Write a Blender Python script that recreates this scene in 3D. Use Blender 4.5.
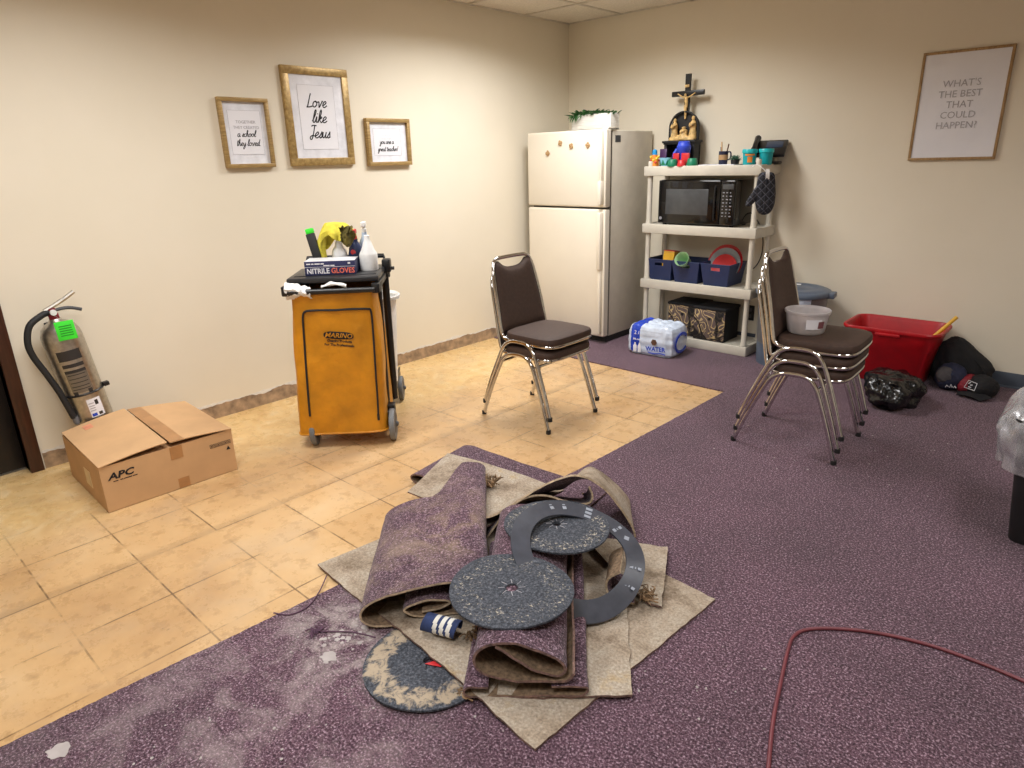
import bpy, bmesh, math, random
from math import sin, cos, pi, radians, sqrt
from mathutils import Vector, Matrix, noise
random.seed(7)
S = bpy.context.scene
C = S.collection
for o in list(bpy.data.objects): bpy.data.objects.remove(o)

# ------------------------------------------------------------------ camera
cam_d = bpy.data.cameras.new('camera'); cam = bpy.data.objects.new('camera', cam_d); C.objects.link(cam)
cr, cu, cf = Vector((.7358, .6761, -.0265)), Vector((-.1966, .2507, .9479)), Vector((-.6478, .6924, -.3178))
mw = Matrix((( cr.x, cu.x, -cf.x, 3.8515), (cr.y, cu.y, -cf.y, -4.9287), (cr.z, cu.z, -cf.z, 1.42), (0, 0, 0, 1)))
cam.matrix_world = mw
cam_d.sensor_width = 36; cam_d.lens = 670.9 * 36 / 1024; cam_d.clip_start = .05
S.camera = cam
# ------------------------------------------------------------------ world, exposure, lights
W = bpy.data.worlds.new('world'); S.world = W; W.use_nodes = True
W.node_tree.nodes['Background'].inputs[0].default_value = (.9, .95, 1, 1)
W.node_tree.nodes['Background'].inputs[1].default_value = .2
S.view_settings.view_transform = 'Standard'; S.view_settings.look = 'None'
S.view_settings.gamma = 1; S.view_settings.use_curve_mapping = False
S.view_settings.exposure = 0.08
CEIL = 2.473
TROFFERS = [  # x, y, width x, length y, watts
    (1.08, -1.52, .56, 1.16, 40), (1.25, -4.0, .56, 1.16, 29), (3.26, -4.9, .56, 1.16, 32), (4.1, -2.3, .56, 1.16, 17)]

# ------------------------------------------------------------------ helpers
def lin(c):
    r = []
    for v in c[:3]:
        v = v / 255.0
        r.append(v / 12.92 if v <= .04045 else ((v + .055) / 1.055) ** 2.4)
    return (*r, 1)
def newmat(name):
    m = bpy.data.materials.new(name); m.use_nodes = True
    nt = m.node_tree; return m, nt, nt.nodes['Principled BSDF']
def nd(nt, t, **k):
    n = nt.nodes.new(t)
    for a, v in k.items():
        if a in ('op',): n.operation = v
        else: setattr(n, a, v)
    return n
def ramp(nt, src, stops):
    r = nt.nodes.new('ShaderNodeValToRGB'); e = r.color_ramp.elements
    while len(e) < len(stops): e.new(.5)
    for i, (p, c) in enumerate(stops):
        e[i].position = p; e[i].color = c if len(c) == 4 else lin(c)
    nt.links.new(src, r.inputs[0]); return r
def noise_n(nt, co, scale, detail=3, rough=.55, dist=0):
    n = nt.nodes.new('ShaderNodeTexNoise'); n.inputs['Scale'].default_value = scale
    n.inputs['Detail'].default_value = detail; n.inputs['Roughness'].default_value = rough; n.inputs['Distortion'].default_value = dist
    nt.links.new(co, n.inputs['Vector']); return n
def mixc(nt, fac, a, b, mode='MIX'):
    m = nt.nodes.new('ShaderNodeMix'); m.data_type = 'RGBA'; m.blend_type = mode
    if isinstance(fac, (int, float)): m.inputs[0].default_value = fac
    else: nt.links.new(fac, m.inputs[0])
    for i, v in ((6, a), (7, b)):
        if isinstance(v, tuple): m.inputs[i].default_value = v if len(v) == 4 else lin(v)
        else: nt.links.new(v, m.inputs[i])
    return m.outputs[2]
def mth(nt, op, a, b=None):
    m = nt.nodes.new('ShaderNodeMath'); m.operation = op
    for i, v in enumerate((a, b)):
        if v is None: continue
        if isinstance(v, (int, float)): m.inputs[i].default_value = v
        else: nt.links.new(v, m.inputs[i])
    return m.outputs[0]
def objco(nt): return nt.nodes.new('ShaderNodeTexCoord').outputs['Object']
def bump(nt, bs, h, strength, dist=.002):
    b = nt.nodes.new('ShaderNodeBump'); b.inputs['Strength'].default_value = strength; b.inputs['Distance'].default_value = dist
    nt.links.new(h, b.inputs['Height']); nt.links.new(b.outputs[0], bs.inputs['Normal'])
def M(name, col, rough=.5, metal=0, var=None, bmp=None, trans=0, alpha=1, coat=0, sheen=0, emit=0):
    m, nt, b = newmat(name)
    b.inputs['Base Color'].default_value = lin(col); b.inputs['Roughness'].default_value = rough
    b.inputs['Metallic'].default_value = metal; b.inputs['Transmission Weight'].default_value = trans
    b.inputs['Alpha'].default_value = alpha; b.inputs['Coat Weight'].default_value = coat; b.inputs['Sheen Weight'].default_value = sheen
    co = objco(nt)
    sc, am = var or (14, .06)
    n = noise_n(nt, co, sc, 4)
    d = tuple(max(0, c * (1 - am)) for c in col); l = tuple(min(255, c * (1 + am)) for c in col)
    r = ramp(nt, n.outputs['Fac'], [(.3, d), (.7, l)])
    nt.links.new(r.outputs[0], b.inputs['Base Color'])
    if bmp:
        h = noise_n(nt, co, bmp[0], 3); bump(nt, b, h.outputs['Fac'], bmp[1], bmp[2] if len(bmp) > 2 else .002)
    if emit:
        b.inputs['Emission Color'].default_value = lin(col); b.inputs['Emission Strength'].default_value = emit
    return m

class MB:
    def __init__(s): s.v = []; s.f = []; s.m = []; s.s = []
    def add(s, vs, fs, mi=0, smooth=False, mis=None):
        o = len(s.v); s.v += [Vector(v) for v in vs]
        for i, f in enumerate(fs):
            s.f.append([o + k for k in f]); s.m.append(mis[i] if mis else mi); s.s.append(smooth)
        return s
    def addbm(s, bm, mi=0, smooth=False, mat=None):
        bm.verts.index_update()
        vs = [(mat @ v.co) if mat else v.co.copy() for v in bm.verts]
        s.add(vs, [[v.index for v in f.verts] for f in bm.faces], mi, smooth); bm.free(); return s
    def box(s, lo, hi, r=0, seg=2, mi=0, mat=None, smooth=None):
        bm = bmesh.new(); bmesh.ops.create_cube(bm, size=1)
        lo = Vector(lo); hi = Vector(hi); c = (lo + hi) / 2; d = hi - lo
        for v in bm.verts: v.co = Vector((v.co.x * d.x, v.co.y * d.y, v.co.z * d.z)) + c
        if r: bmesh.ops.bevel(bm, geom=bm.edges[:], offset=min(r, min(d) * .49), segments=seg, profile=.5, affect='EDGES')
        return s.addbm(bm, mi, bool(r) if smooth is None else smooth, mat)
    def taper(s, z0, z1, a0, a1, c0=(0, 0), c1=(0, 0), r=0, seg=2, mi=0, mat=None):
        bm = bmesh.new(); vs = []
        for z, (ax, ay), (cx, cy) in ((z0, a0, c0), (z1, a1, c1)):
            vs += [bm.verts.new((cx + sx * ax, cy + sy * ay, z)) for sx, sy in ((-1, -1), (1, -1), (1, 1), (-1, 1))]
        for f in ((3, 2, 1, 0), (4, 5, 6, 7), (0, 1, 5, 4), (1, 2, 6, 5), (2, 3, 7, 6), (3, 0, 4, 7)): bm.faces.new([vs[i] for i in f])
        if r: bmesh.ops.bevel(bm, geom=bm.edges[:], offset=r, segments=seg, profile=.5, affect='EDGES')
        return s.addbm(bm, mi, bool(r), mat)
    def tube(s, pts, r, n=10, closed=False, mi=0, sub=0, flat=None):
        P = [Vector(p) for p in pts]
        if sub: P = smooth_path(P, sub, closed)
        N = len(P); rs = r if isinstance(r, (list, tuple)) else [r] * N
        if len(rs) != N: rs = [rs[min(len(rs) - 1, int(i * len(rs) / N))] for i in range(N)]
        vs = []; up = None
        for i in range(N):
            a = P[i - 1] if (i > 0 or closed) else P[i]; b = P[(i + 1) % N] if (i < N - 1 or closed) else P[i]
            t = (b - a); t = t.normalized() if t.length > 1e-9 else Vector((0, 0, 1))
            if up is None:
                up = Vector((0, 0, 1)) if abs(t.z) < .9 else Vector((1, 0, 0))
                if flat: up = Vector(flat)
            up = (up - t * up.dot(t))
            up = up.normalized() if up.length > 1e-6 else t.orthogonal().normalized()
            w = t.cross(up)
            for k in range(n):
                an = 2 * pi * k / n
                vs.append(P[i] + (w * cos(an) + up * sin(an) * (.35 if flat else 1)) * rs[i])
        fs = []
        for i in range(N if closed else N - 1):
            j = (i + 1) % N
            for k in range(n):
                k2 = (k + 1) % n; fs.append((i * n + k, i * n + k2, j * n + k2, j * n + k))
        if not closed: fs += [tuple(range(n - 1, -1, -1)), tuple((N - 1) * n + k for k in range(n))]
        return s.add(vs, fs, mi, True)
    def lathe(s, prof, n=24, c=(0, 0, 0), mi=0, smooth=True, mat=None, sq=None):
        c = Vector(c); vs = []; fs = []
        for (r, z) in prof:
            for k in range(n):
                a = 2 * pi * k / n; x, y = cos(a), sin(a)
                if sq:
                    e, rx, ry = sq; x = math.copysign(abs(x) ** e, x) * rx; y = math.copysign(abs(y) ** e, y) * ry
                p = Vector((x * r, y * r, z)) + c
                vs.append(mat @ p if mat else p)
        N = len(prof)
        for i in range(N - 1):
            for k in range(n):
                k2 = (k + 1) % n; fs.append((i * n + k, i * n + k2, (i + 1) * n + k2, (i + 1) * n + k))
        if prof[0][0] > 1e-5: fs.append(tuple(range(n - 1, -1, -1)))
        if prof[-1][0] > 1e-5: fs.append(tuple((N - 1) * n + k for k in range(n)))
        return s.add(vs, fs, mi, smooth)
    def prism(s, out, z0, z1, mi=0, mat=None, smooth=False):
        n = len(out); vs = [(x, y, z0) for x, y in out] + [(x, y, z1) for x, y in out]
        if mat: vs = [mat @ Vector(v) for v in vs]
        fs = [tuple(range(n - 1, -1, -1)), tuple(range(n, 2 * n))] + [(i, (i + 1) % n, n + (i + 1) % n, n + i) for i in range(n)]
        return s.add(vs, fs, mi, smooth)
    def shell(s, fn, nu, nv, th, mi=(0, 0, 0), smooth=True, closed=False):
        """two-sided sheet: fn(u, v) gives the middle surface; mi = outer, inner, rim"""
        P = [[Vector(fn(i / nu, j / nv)) for j in range(nv + 1)] for i in range(nu + 1)]
        def nrm(i, j):
            if closed: a, b = P[(i + 1) % nu if i >= nu else i + 1][j], P[i - 1 if i > 0 else nu - 1][j]
            else: a, b = P[min(nu, i + 1)][j], P[max(0, i - 1)][j]
            c, d = P[i][min(nv, j + 1)], P[i][max(0, j - 1)]
            n = (a - b).cross(c - d); return n.normalized() if n.length > 1e-12 else Vector((0, 0, 1))
        A = []; B = []
        for i in range(nu + 1):
            for j in range(nv + 1):
                n = nrm(i, j); A.append(P[i][j] + n * th / 2); B.append(P[i][j] - n * th / 2)
        o = len(A); idx = lambda i, j: i * (nv + 1) + j
        fs = []; ms = []
        for i in range(nu):
            for j in range(nv):
                fs.append((idx(i, j), idx(i + 1, j), idx(i + 1, j + 1), idx(i, j + 1))); ms.append(mi[0])
                fs.append((o + idx(i, j), o + idx(i, j + 1), o + idx(i + 1, j + 1), o + idx(i + 1, j))); ms.append(mi[1])
        for i in range(nu):
            fs.append((idx(i, 0), o + idx(i, 0), o + idx(i + 1, 0), idx(i + 1, 0))); ms.append(mi[2])
            fs.append((idx(i, nv), idx(i + 1, nv), o + idx(i + 1, nv), o + idx(i, nv))); ms.append(mi[2])
        if not closed:
            for j in range(nv):
                fs.append((idx(0, j), idx(0, j + 1), o + idx(0, j + 1), o + idx(0, j))); ms.append(mi[2])
                fs.append((idx(nu, j), o + idx(nu, j), o + idx(nu, j + 1), idx(nu, j + 1))); ms.append(mi[2])
        return s.add(A + B, fs, 0, smooth, ms)
    def ball(s, c, r, n=12, mi=0, mat=None):
        bm = bmesh.new(); bmesh.ops.create_uvsphere(bm, u_segments=n, v_segments=max(6, n * 2 // 3), radius=1)
        r = r if isinstance(r, (tuple, list)) else (r, r, r)
        for v in bm.verts: v.co = Vector((v.co.x * r[0] + c[0], v.co.y * r[1] + c[1], v.co.z * r[2] + c[2]))
        return s.addbm(bm, mi, True, mat)
    def text(s, t, size, mat, mi=0, align='CENTER', shear=0, bold=0, sx=1, spacing=1, thick=.0004):
        cu = bpy.data.curves.new('t', 'FONT'); cu.body = t; cu.size = size; cu.align_x = align; cu.align_y = 'CENTER'
        cu.shear = shear; cu.offset = bold; cu.space_character = spacing; cu.resolution_u = 2; cu.extrude = thick
        ob = bpy.data.objects.new('t', cu); me = ob.to_mesh()
        vs = [mat @ Vector((v.co.x * sx, v.co.y, v.co.z)) for v in me.vertices]; fs = [tuple(p.vertices) for p in me.polygons]
        s.add(vs, fs, mi, False); ob.to_mesh_clear(); bpy.data.objects.remove(ob); bpy.data.curves.remove(cu); return s
    def xf(s, mat): s.v = [mat @ v for v in s.v]; return s
    def build(s, name, mats, parent=None, loc=None, fixn=True, auto=None):
        me = bpy.data.meshes.new(name); me.from_pydata([tuple(v) for v in s.v], [], s.f)
        for m in (mats if isinstance(mats, (list, tuple)) else [mats]): me.materials.append(m)
        me.polygons.foreach_set('material_index', s.m); me.polygons.foreach_set('use_smooth', s.s)
        if fixn:
            bm = bmesh.new(); bm.from_mesh(me); bmesh.ops.recalc_face_normals(bm, faces=bm.faces[:]); bm.to_mesh(me); bm.free()
        me.update()
        if any(s.s): me.set_sharp_from_angle(angle=radians(auto or 40))
        o = bpy.data.objects.new(name, me); C.objects.link(o)
        if parent: o.parent = parent
        if loc: o.location = loc
        return o
def smooth_path(P, sub, closed=False):
    n = len(P); out = []
    for i in range(n if closed else n - 1):
        g = lambda k: P[k % n] if closed else P[max(0, min(n - 1, k))]
        a, b, c, d = g(i - 1), g(i), g(i + 1), g(i + 2)
        for k in range(sub):
            t = k / sub
            out.append(.5 * ((2 * b) + (c - a) * t + (2 * a - 5 * b + 4 * c - d) * t * t + (3 * b - a - 3 * c + d) * t ** 3))
    if not closed: out.append(P[-1])
    return out
def thing(name, label, cat, loc=(0, 0, 0), rz=0, group=None, rot=None):
    o = bpy.data.objects.new(name, None); C.objects.link(o); o.empty_display_size = .1
    o.location = loc; o.rotation_euler = rot or (0, 0, rz); o['label'] = label; o['category'] = cat
    if group: o['group'] = group
    return o
def tag(o, label, cat, group=None, kind=None):
    o['label'] = label; o['category'] = cat
    if group: o['group'] = group
    if kind: o['kind'] = kind
    return o
def struct(o): o['kind'] = 'structure'; return o
def lab(o, t): o['label'] = t; return o
def dup(root, loc, rz, label, group=None):
    def cp(o, par):
        c = o.copy(); C.objects.link(c); c.parent = par
        for ch in list(o.children): cp(ch, c)
        return c
    r = cp(root, None); r.location = loc; r.rotation_euler = (0, 0, rz); r['label'] = label
    if group: r['group'] = group
    return r
def nz(p, s=1.0): return noise.noise(Vector(p) * s)
def frame_mat(origin, x, y):
    x = Vector(x).normalized(); y = Vector(y); y = (y - x * y.dot(x)).normalized(); z = x.cross(y); o = Vector(origin)
    return Matrix(((x.x, y.x, z.x, o.x), (x.y, y.y, z.y, o.y), (x.z, y.z, z.z, o.z), (0, 0, 0, 1)))

def bars(mb, pattern, x0, z, h, y, mi=0):
    x = x0
    for i, w_ in enumerate(pattern):
        mb.box((x, y - .0006, z - h / 2), (x + w_, y, z + h / 2), 0, mi=mi); x += w_ + h * .6
# handwriting: strokes in units of the x-height
GL = {
 'a': (1.08, [[(.75, .8), (.4, 1), (.05, .6), (.1, .1), (.45, 0), (.75, .6), (.8, .95), (.75, .2), (.95, 0), (1.1, .2)]]),
 'o': (1.0, [[(.5, 1), (.1, .8), (.05, .3), (.35, 0), (.75, .3), (.75, .75), (.5, 1), (.6, .8), (1.05, .85)]]),
 'v': (.95, [[(0, .9), (.2, .8), (.3, .1), (.4, 0), (.75, .8), (.8, 1), (1.0, .9)]]),
 'e': (.9, [[(0, .25), (.5, .5), (.7, .8), (.45, 1), (.1, .6), (.2, .1), (.55, 0), (.95, .3)]]),
 'L': (1.1, [[(.4, 2.2), (.3, 1.9), (.12, .15), (0, 0), (.5, 0), (1.1, .15)]]),
 'l': (.6, [[(0, .2), (.4, 1.2), (.5, 1.9), (.35, 2.1), (.2, 1.6), (.15, .3), (.35, 0), (.65, .25)]]),
 'i': (.55, [[(0, .2), (.2, 1), (.2, .2), (.35, 0), (.6, .25)], [(.28, 1.4), (.32, 1.52)]]),
 'k': (.9, [[(0, .2), (.4, 1.3), (.45, 1.9), (.3, 2.1), (.15, 1.5), (.1, 0)], [(.12, .4), (.5, .95), (.65, .8), (.3, .5), (.55, .1), (.75, 0), (.95, .25)]]),
 'J': (.95, [[(0, 1.95), (.4, 2.1), (1.0, 2.05)], [(.65, 2.05), (.6, .6), (.42, -.2), (.1, -.15), (.1, .2), (.5, .4), (.95, .3)]]),
 's': (.65, [[(0, .15), (.35, .75), (.45, 1.05), (.5, .6), (.55, .25), (.3, 0), (.1, .15)], [(.4, .03), (.7, .2)]]),
 'u': (1.0, [[(.05, 1), (.1, .3), (.3, 0), (.6, .4), (.7, 1), (.65, .2), (.85, 0), (1.05, .25)]]),
 'c': (.78, [[(.65, .8), (.4, 1), (.08, .6), (.15, .1), (.5, 0), (.85, .25)]]),
 'h': (.95, [[(0, .2), (.4, 1.3), (.45, 1.9), (.3, 2.1), (.15, 1.5), (.1, 0)], [(.12, .4), (.4, .95), (.6, .9), (.6, .2), (.75, 0), (1, .25)]]),
 't': (.55, [[(.3, 1.8), (.2, .3), (.35, 0), (.6, .2)], [(0, 1.2), (.6, 1.3)]]),
 'y': (.95, [[(.05, 1), (.1, .4), (.35, .1), (.65, .5), (.75, 1), (.65, -.3), (.4, -1), (.1, -.8), (.4, -.2), (.95, .25)]]),
 'd': (1.05, [[(.7, .8), (.4, 1), (.05, .5), (.2, 0), (.55, .3), (.85, 2.1), (.75, .2), (.9, 0), (1.1, .2)]]),
 'r': (.85, [[(0, .2), (.2, 1.05), (.3, .85), (.6, .9), (.6, .2), (.75, 0), (.95, .25)]]),
 'g': (.95, [[(.7, .8), (.4, 1), (.05, .55), (.2, .05), (.55, .3), (.75, 1), (.65, -.4), (.35, -1), (.1, -.7), (.5, -.1), (1, .25)]]),
 '!': (.4, [[(.25, 2.1), (.1, .5)], [(.06, .02), (.1, .12)]]), '.': (.3, [[(.08, 0), (.12, .1)]]), ' ': (.55, [])}
def script(mb, txt, xh, w, at, mi=0, slant=.28):
    """txt centred at (x, z) on the plane y = at[1], facing -y"""
    tot = sum(GL[c][0] for c in txt) * xh; x = at[0] - tot / 2
    for c in txt:
        adv, st = GL[c]
        for k in st:
            pts = [Vector((x + (px + slant * pz) * xh, at[1], at[2] + pz * xh)) for px, pz in k]
            mb.tube(pts, w, 5, sub=5, mi=mi, flat=(0, 1, 0))
        x += adv * xh

# ------------------------------------------------------------------ materials
def wall_mat():
    m, nt, b = newmat('cream wall paint'); co = objco(nt)
    n = noise_n(nt, co, 2.2, 4); r = ramp(nt, n.outputs['Fac'], [(.3, (228, 219, 199)), (.7, (232, 223, 204))])
    nt.links.new(r.outputs[0], b.inputs['Base Color']); b.inputs['Roughness'].default_value = .62
    h = noise_n(nt, co, 160, 3); bump(nt, b, h.outputs['Fac'], .12, .002); return m
def carpet_mat(name, dust=None, lighter=1.0):
    m, nt, b = newmat(name); co = objco(nt)
    n = noise_n(nt, co, 150, 3, .75); n2 = noise_n(nt, co, 2.0, 3); n3 = noise_n(nt, co, 55, 2, .6)
    L = lighter
    r = ramp(nt, n.outputs['Fac'], [(.33, (36*L, 22*L, 29*L)), (.47, (90*L, 65*L, 78*L)), (.55, (116*L, 88*L, 101*L)), (.65, (192*L, 168*L, 182*L))])
    r2 = ramp(nt, n2.outputs['Fac'], [(.3, (225, 225, 225)), (.7, (255, 250, 252))])
    c = mixc(nt, 1, r.outputs[0], r2.outputs[0], 'MULTIPLY')
    r3 = ramp(nt, n3.outputs['Fac'], [(.3, (205, 205, 205)), (.65, (255, 255, 255))])
    c = mixc(nt, .7, c, r3.outputs[0], 'MULTIPLY')
    if dust:
        for (px, py, rad, amt, col) in dust:
            g = nt.nodes.new('ShaderNodeVectorMath'); g.operation = 'DISTANCE'; nt.links.new(co, g.inputs[0]); g.inputs[1].default_value = (px, py, 0)
            mask = nt.nodes.new('ShaderNodeMapRange'); mask.inputs[1].default_value = rad; mask.inputs[2].default_value = rad * .15
            mask.inputs[3].default_value = 0; mask.inputs[4].default_value = 1; nt.links.new(g.outputs['Value'], mask.inputs[0])
            pn = noise_n(nt, co, 7, 6, .7, .6); pr = ramp(nt, pn.outputs['Fac'], [(.45, (0, 0, 0)), (.75, (255, 255, 255))])
            f = mth(nt, 'MULTIPLY', mask.outputs[0], pr.outputs[0]); f = mth(nt, 'MULTIPLY', f, amt)
            c = mixc(nt, f, c, col)
    nt.links.new(c, b.inputs['Base Color']); b.inputs['Roughness'].default_value = .95; b.inputs['Specular IOR Level'].default_value = .15
    b.inputs['Sheen Weight'].default_value = .15
    h = noise_n(nt, co, 190, 2, .7); bump(nt, b, h.outputs['Fac'], .7, .006); return m
def backing_mat():
    m, nt, b = newmat('jute carpet backing'); co = objco(nt)
    n = noise_n(nt, co, 120, 4, .7); n2 = noise_n(nt, co, 6, 5, .65)
    r = ramp(nt, n.outputs['Fac'], [(.3, (142, 131, 118)), (.55, (180, 168, 152)), (.75, (204, 194, 180))])
    r2 = ramp(nt, n2.outputs['Fac'], [(.32, (168, 156, 146)), (.48, (238, 232, 226)), (.62, (255, 255, 255)), (.75, (255, 236, 196))])
    c = mixc(nt, 1, r.outputs[0], r2.outputs[0], 'MULTIPLY'); nt.links.new(c, b.inputs['Base Color'])
    b.inputs['Roughness'].default_value = .95; b.inputs['Specular IOR Level'].default_value = .1
    w = noise_n(nt, co, 220, 2); bump(nt, b, w.outputs['Fac'], .5, .003); return m
def floor_mat():
    m, nt, b = newmat('old yellow tile adhesive floor'); co = objco(nt)
    sep = nt.nodes.new('ShaderNodeSeparateXYZ'); wob = noise_n(nt, co, 3, 2)
    nt.links.new(co, sep.inputs[0]); X, Y = sep.outputs[0], sep.outputs[1]
    n1 = noise_n(nt, co, 1.7, 5, .6, .4); n2 = noise_n(nt, co, 14, 5, .7); n3 = noise_n(nt, co, 60, 3, .7)
    base = ramp(nt, n1.outputs['Fac'], [(.28, (186, 148, 104)), (.45, (207, 170, 122)), (.6, (214, 180, 134)), (.75, (219, 190, 150))]).outputs[0]
    d = ramp(nt, n2.outputs['Fac'], [(.28, (196, 186, 178)), (.45, (246, 244, 242)), (.7, (255, 255, 255))]).outputs[0]
    c = mixc(nt, .8, base, d, 'MULTIPLY')
    # tone of each tile
    def cell(v, off, T): return mth(nt, 'DIVIDE', mth(nt, 'SUBTRACT', v, off), T)
    cx, cy = cell(X, 1.268 - .305 * 4, .3075), cell(Y, -4.567 - .305 * 4, .3)
    wn = nt.nodes.new('ShaderNodeTexWhiteNoise'); cb = nt.nodes.new('ShaderNodeCombineXYZ')
    nt.links.new(mth(nt, 'FLOOR', cx), cb.inputs[0]); nt.links.new(mth(nt, 'FLOOR', cy), cb.inputs[1]); nt.links.new(cb.outputs[0], wn.inputs['Vector'])
    tr = ramp(nt, wn.outputs['Value'], [(0, (240, 236, 232)), (1, (255, 255, 255))]).outputs[0]
    c = mixc(nt, .8, c, tr, 'MULTIPLY')
    # paler adhesive trowelled near the left wall
    edge = nt.nodes.new('ShaderNodeMapRange'); edge.inputs[1].default_value = 1.0; edge.inputs[2].default_value = .75; edge.inputs[3].default_value = 0; edge.inputs[4].default_value = 1
    nt.links.new(mth(nt, 'ADD', X, mth(nt, 'MULTIPLY', n1.outputs['Fac'], .25)), edge.inputs[0])
    sm = noise_n(nt, co, 5, 5, .6, 2.5); smr = ramp(nt, sm.outputs['Fac'], [(.3, (208, 170, 112)), (.5, (224, 190, 130)), (.7, (234, 208, 160))]).outputs[0]
    c = mixc(nt, mth(nt, 'MULTIPLY', edge.outputs[0], .75), c, smr)
    # joints: dark broken lines
    def line(cv, wid):
        f = mth(nt, 'FRACT', cv); dd = mth(nt, 'ABSOLUTE', mth(nt, 'SUBTRACT', f, .5)); dd = mth(nt, 'SUBTRACT', .5, dd)
        return mth(nt, 'LESS_THAN', dd, wid)
    lx = line(cx, .010); ly = line(cy, .010)
    ln = mth(nt, 'MAXIMUM', lx, ly)
    brk = ramp(nt, noise_n(nt, co, 4.2, 4, .7).outputs['Fac'], [(.40, (0, 0, 0)), (.56, (255, 255, 255))]).outputs[0]
    inv = mth(nt, 'SUBTRACT', 1, mth(nt, 'MULTIPLY', edge.outputs[0], .85))
    lf = mth(nt, 'MULTIPLY', mth(nt, 'MULTIPLY', ln, brk), inv)
    c = mixc(nt, mth(nt, 'MULTIPLY', lf, .8), c, (84, 62, 44))
    # smeared dark band along the first long joint
    bd = mth(nt, 'ABSOLUTE', mth(nt, 'SUBTRACT', X, 1.262)); bm_ = nt.nodes.new('ShaderNodeMapRange'); bm_.inputs[1].default_value = .035; bm_.inputs[2].default_value = .008; bm_.inputs[3].default_value = 0; bm_.inputs[4].default_value = .45
    nt.links.new(bd, bm_.inputs[0]); c = mixc(nt, mth(nt, 'MULTIPLY', bm_.outputs[0], n2.outputs['Fac']), c, (104, 84, 66))
    # scuffs and dark spots
    sp = noise_n(nt, co, 22, 4, .7, 1.0); spr = ramp(nt, sp.outputs['Fac'], [(.68, (0, 0, 0)), (.72, (255, 255, 255))]).outputs[0]
    pat = ramp(nt, noise_n(nt, co, 1.3, 2).outputs['Fac'], [(.45, (0, 0, 0)), (.62, (255, 255, 255))]).outputs[0]
    c = mixc(nt, mth(nt, 'MULTIPLY', mth(nt, 'MULTIPLY', spr, pat), .75), c, (112, 82, 54))
    gr = ramp(nt, noise_n(nt, co, 2.6, 4, .6, .8).outputs['Fac'], [(.5, (0, 0, 0)), (.75, (255, 255, 255))]).outputs[0]
    c = mixc(nt, mth(nt, 'MULTIPLY', gr, .35), c, (176, 156, 134))
    nt.links.new(c, b.inputs['Base Color'])
    rr = ramp(nt, n2.outputs['Fac'], [(.3, (120, 120, 120)), (.7, (170, 170, 170))]); nt.links.new(rr.outputs[0], b.inputs['Roughness'])
    b.inputs['Specular IOR Level'].default_value = .35
    hh = mixc(nt, .5, n3.outputs['Color'], sm.outputs['Color']); bump(nt, b, hh, .18, .004); return m
def disc_mat(name, r_in, r_out, amt, seed, dusty):
    m, nt, b = newmat(name); co = objco(nt)
    ln = nt.nodes.new('ShaderNodeVectorMath'); ln.operation = 'LENGTH'; nt.links.new(co, ln.inputs[0])
    mp = nt.nodes.new('ShaderNodeMapping'); mp.inputs['Location'].default_value = (seed, seed * .7, 0); nt.links.new(co, mp.inputs[0])
    n = noise_n(nt, mp.outputs[0], 130, 3, .7)
    base = ramp(nt, n.outputs['Fac'], [(.3, (32, 35, 42)), (.5, (62, 66, 75)), (.72, (108, 112, 121))]).outputs[0]
    a = nt.nodes.new('ShaderNodeMapRange'); a.inputs[1].default_value = r_in; a.inputs[2].default_value = (r_in + r_out) / 2; a.interpolation_type = 'SMOOTHSTEP'; nt.links.new(ln.outputs['Value'], a.inputs[0])
    d = nt.nodes.new('ShaderNodeMapRange'); d.inputs[1].default_value = r_out + .02; d.inputs[2].default_value = r_out - .015; d.interpolation_type = 'SMOOTHSTEP'; nt.links.new(ln.outputs['Value'], d.inputs[0])
    fl = noise_n(nt, mp.outputs[0], 85 if not dusty else 26, 6, .75, .6)
    ring = mth(nt, 'MULTIPLY', a.outputs[0], d.outputs[0])
    th = mth(nt, 'ADD', fl.outputs['Fac'], mth(nt, 'MULTIPLY', ring, amt))
    f = ramp(nt, th, [(.70 if not dusty else .66, (0, 0, 0)), (.78, (255, 255, 255))]).outputs[0]
    c = mixc(nt, f, base, (196, 186, 168) if not dusty else (172, 156, 134))
    nt.links.new(c, b.inputs['Base Color']); b.inputs['Roughness'].default_value = .9
    bump(nt, b, n.outputs['Fac'], .6, .004); return m
def chrome_mat():
    m, nt, b = newmat('chrome tube'); b.inputs['Metallic'].default_value = 1
    co = objco(nt); n = noise_n(nt, co, 30, 3)
    r = ramp(nt, n.outputs['Fac'], [(.3, (198, 197, 196)), (.7, (224, 223, 222))]); nt.links.new(r.outputs[0], b.inputs['Base Color'])
    rr = ramp(nt, n.outputs['Fac'], [(.3, (50, 50, 50)), (.7, (80, 80, 80))]); nt.links.new(rr.outputs[0], b.inputs['Roughness']); return m
def agate_mat():
    m, nt, b = newmat('black fabric with gold agate lines'); co = objco(nt)
    n = noise_n(nt, co, 6.5, 2, .5, 1.2); s_ = mth(nt, 'FRACT', mth(nt, 'MULTIPLY', n.outputs['Fac'], 9))
    l = ramp(nt, s_, [(.0, (196, 168, 116)), (.2, (206, 180, 130)), (.34, (112, 94, 84)), (.8, (98, 82, 78)), (1, (60, 52, 60))]).outputs[0]
    n2 = noise_n(nt, co, 4, 2, .5, 1.0); l2 = ramp(nt, n2.outputs['Fac'], [(.46, (255, 255, 255)), (.49, (34, 32, 52)), (.53, (34, 32, 52)), (.56, (255, 255, 255))]).outputs[0]
    c = mixc(nt, .95, l, l2, 'MULTIPLY'); nt.links.new(c, b.inputs['Base Color']); b.inputs['Roughness'].default_value = .8; return m
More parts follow.
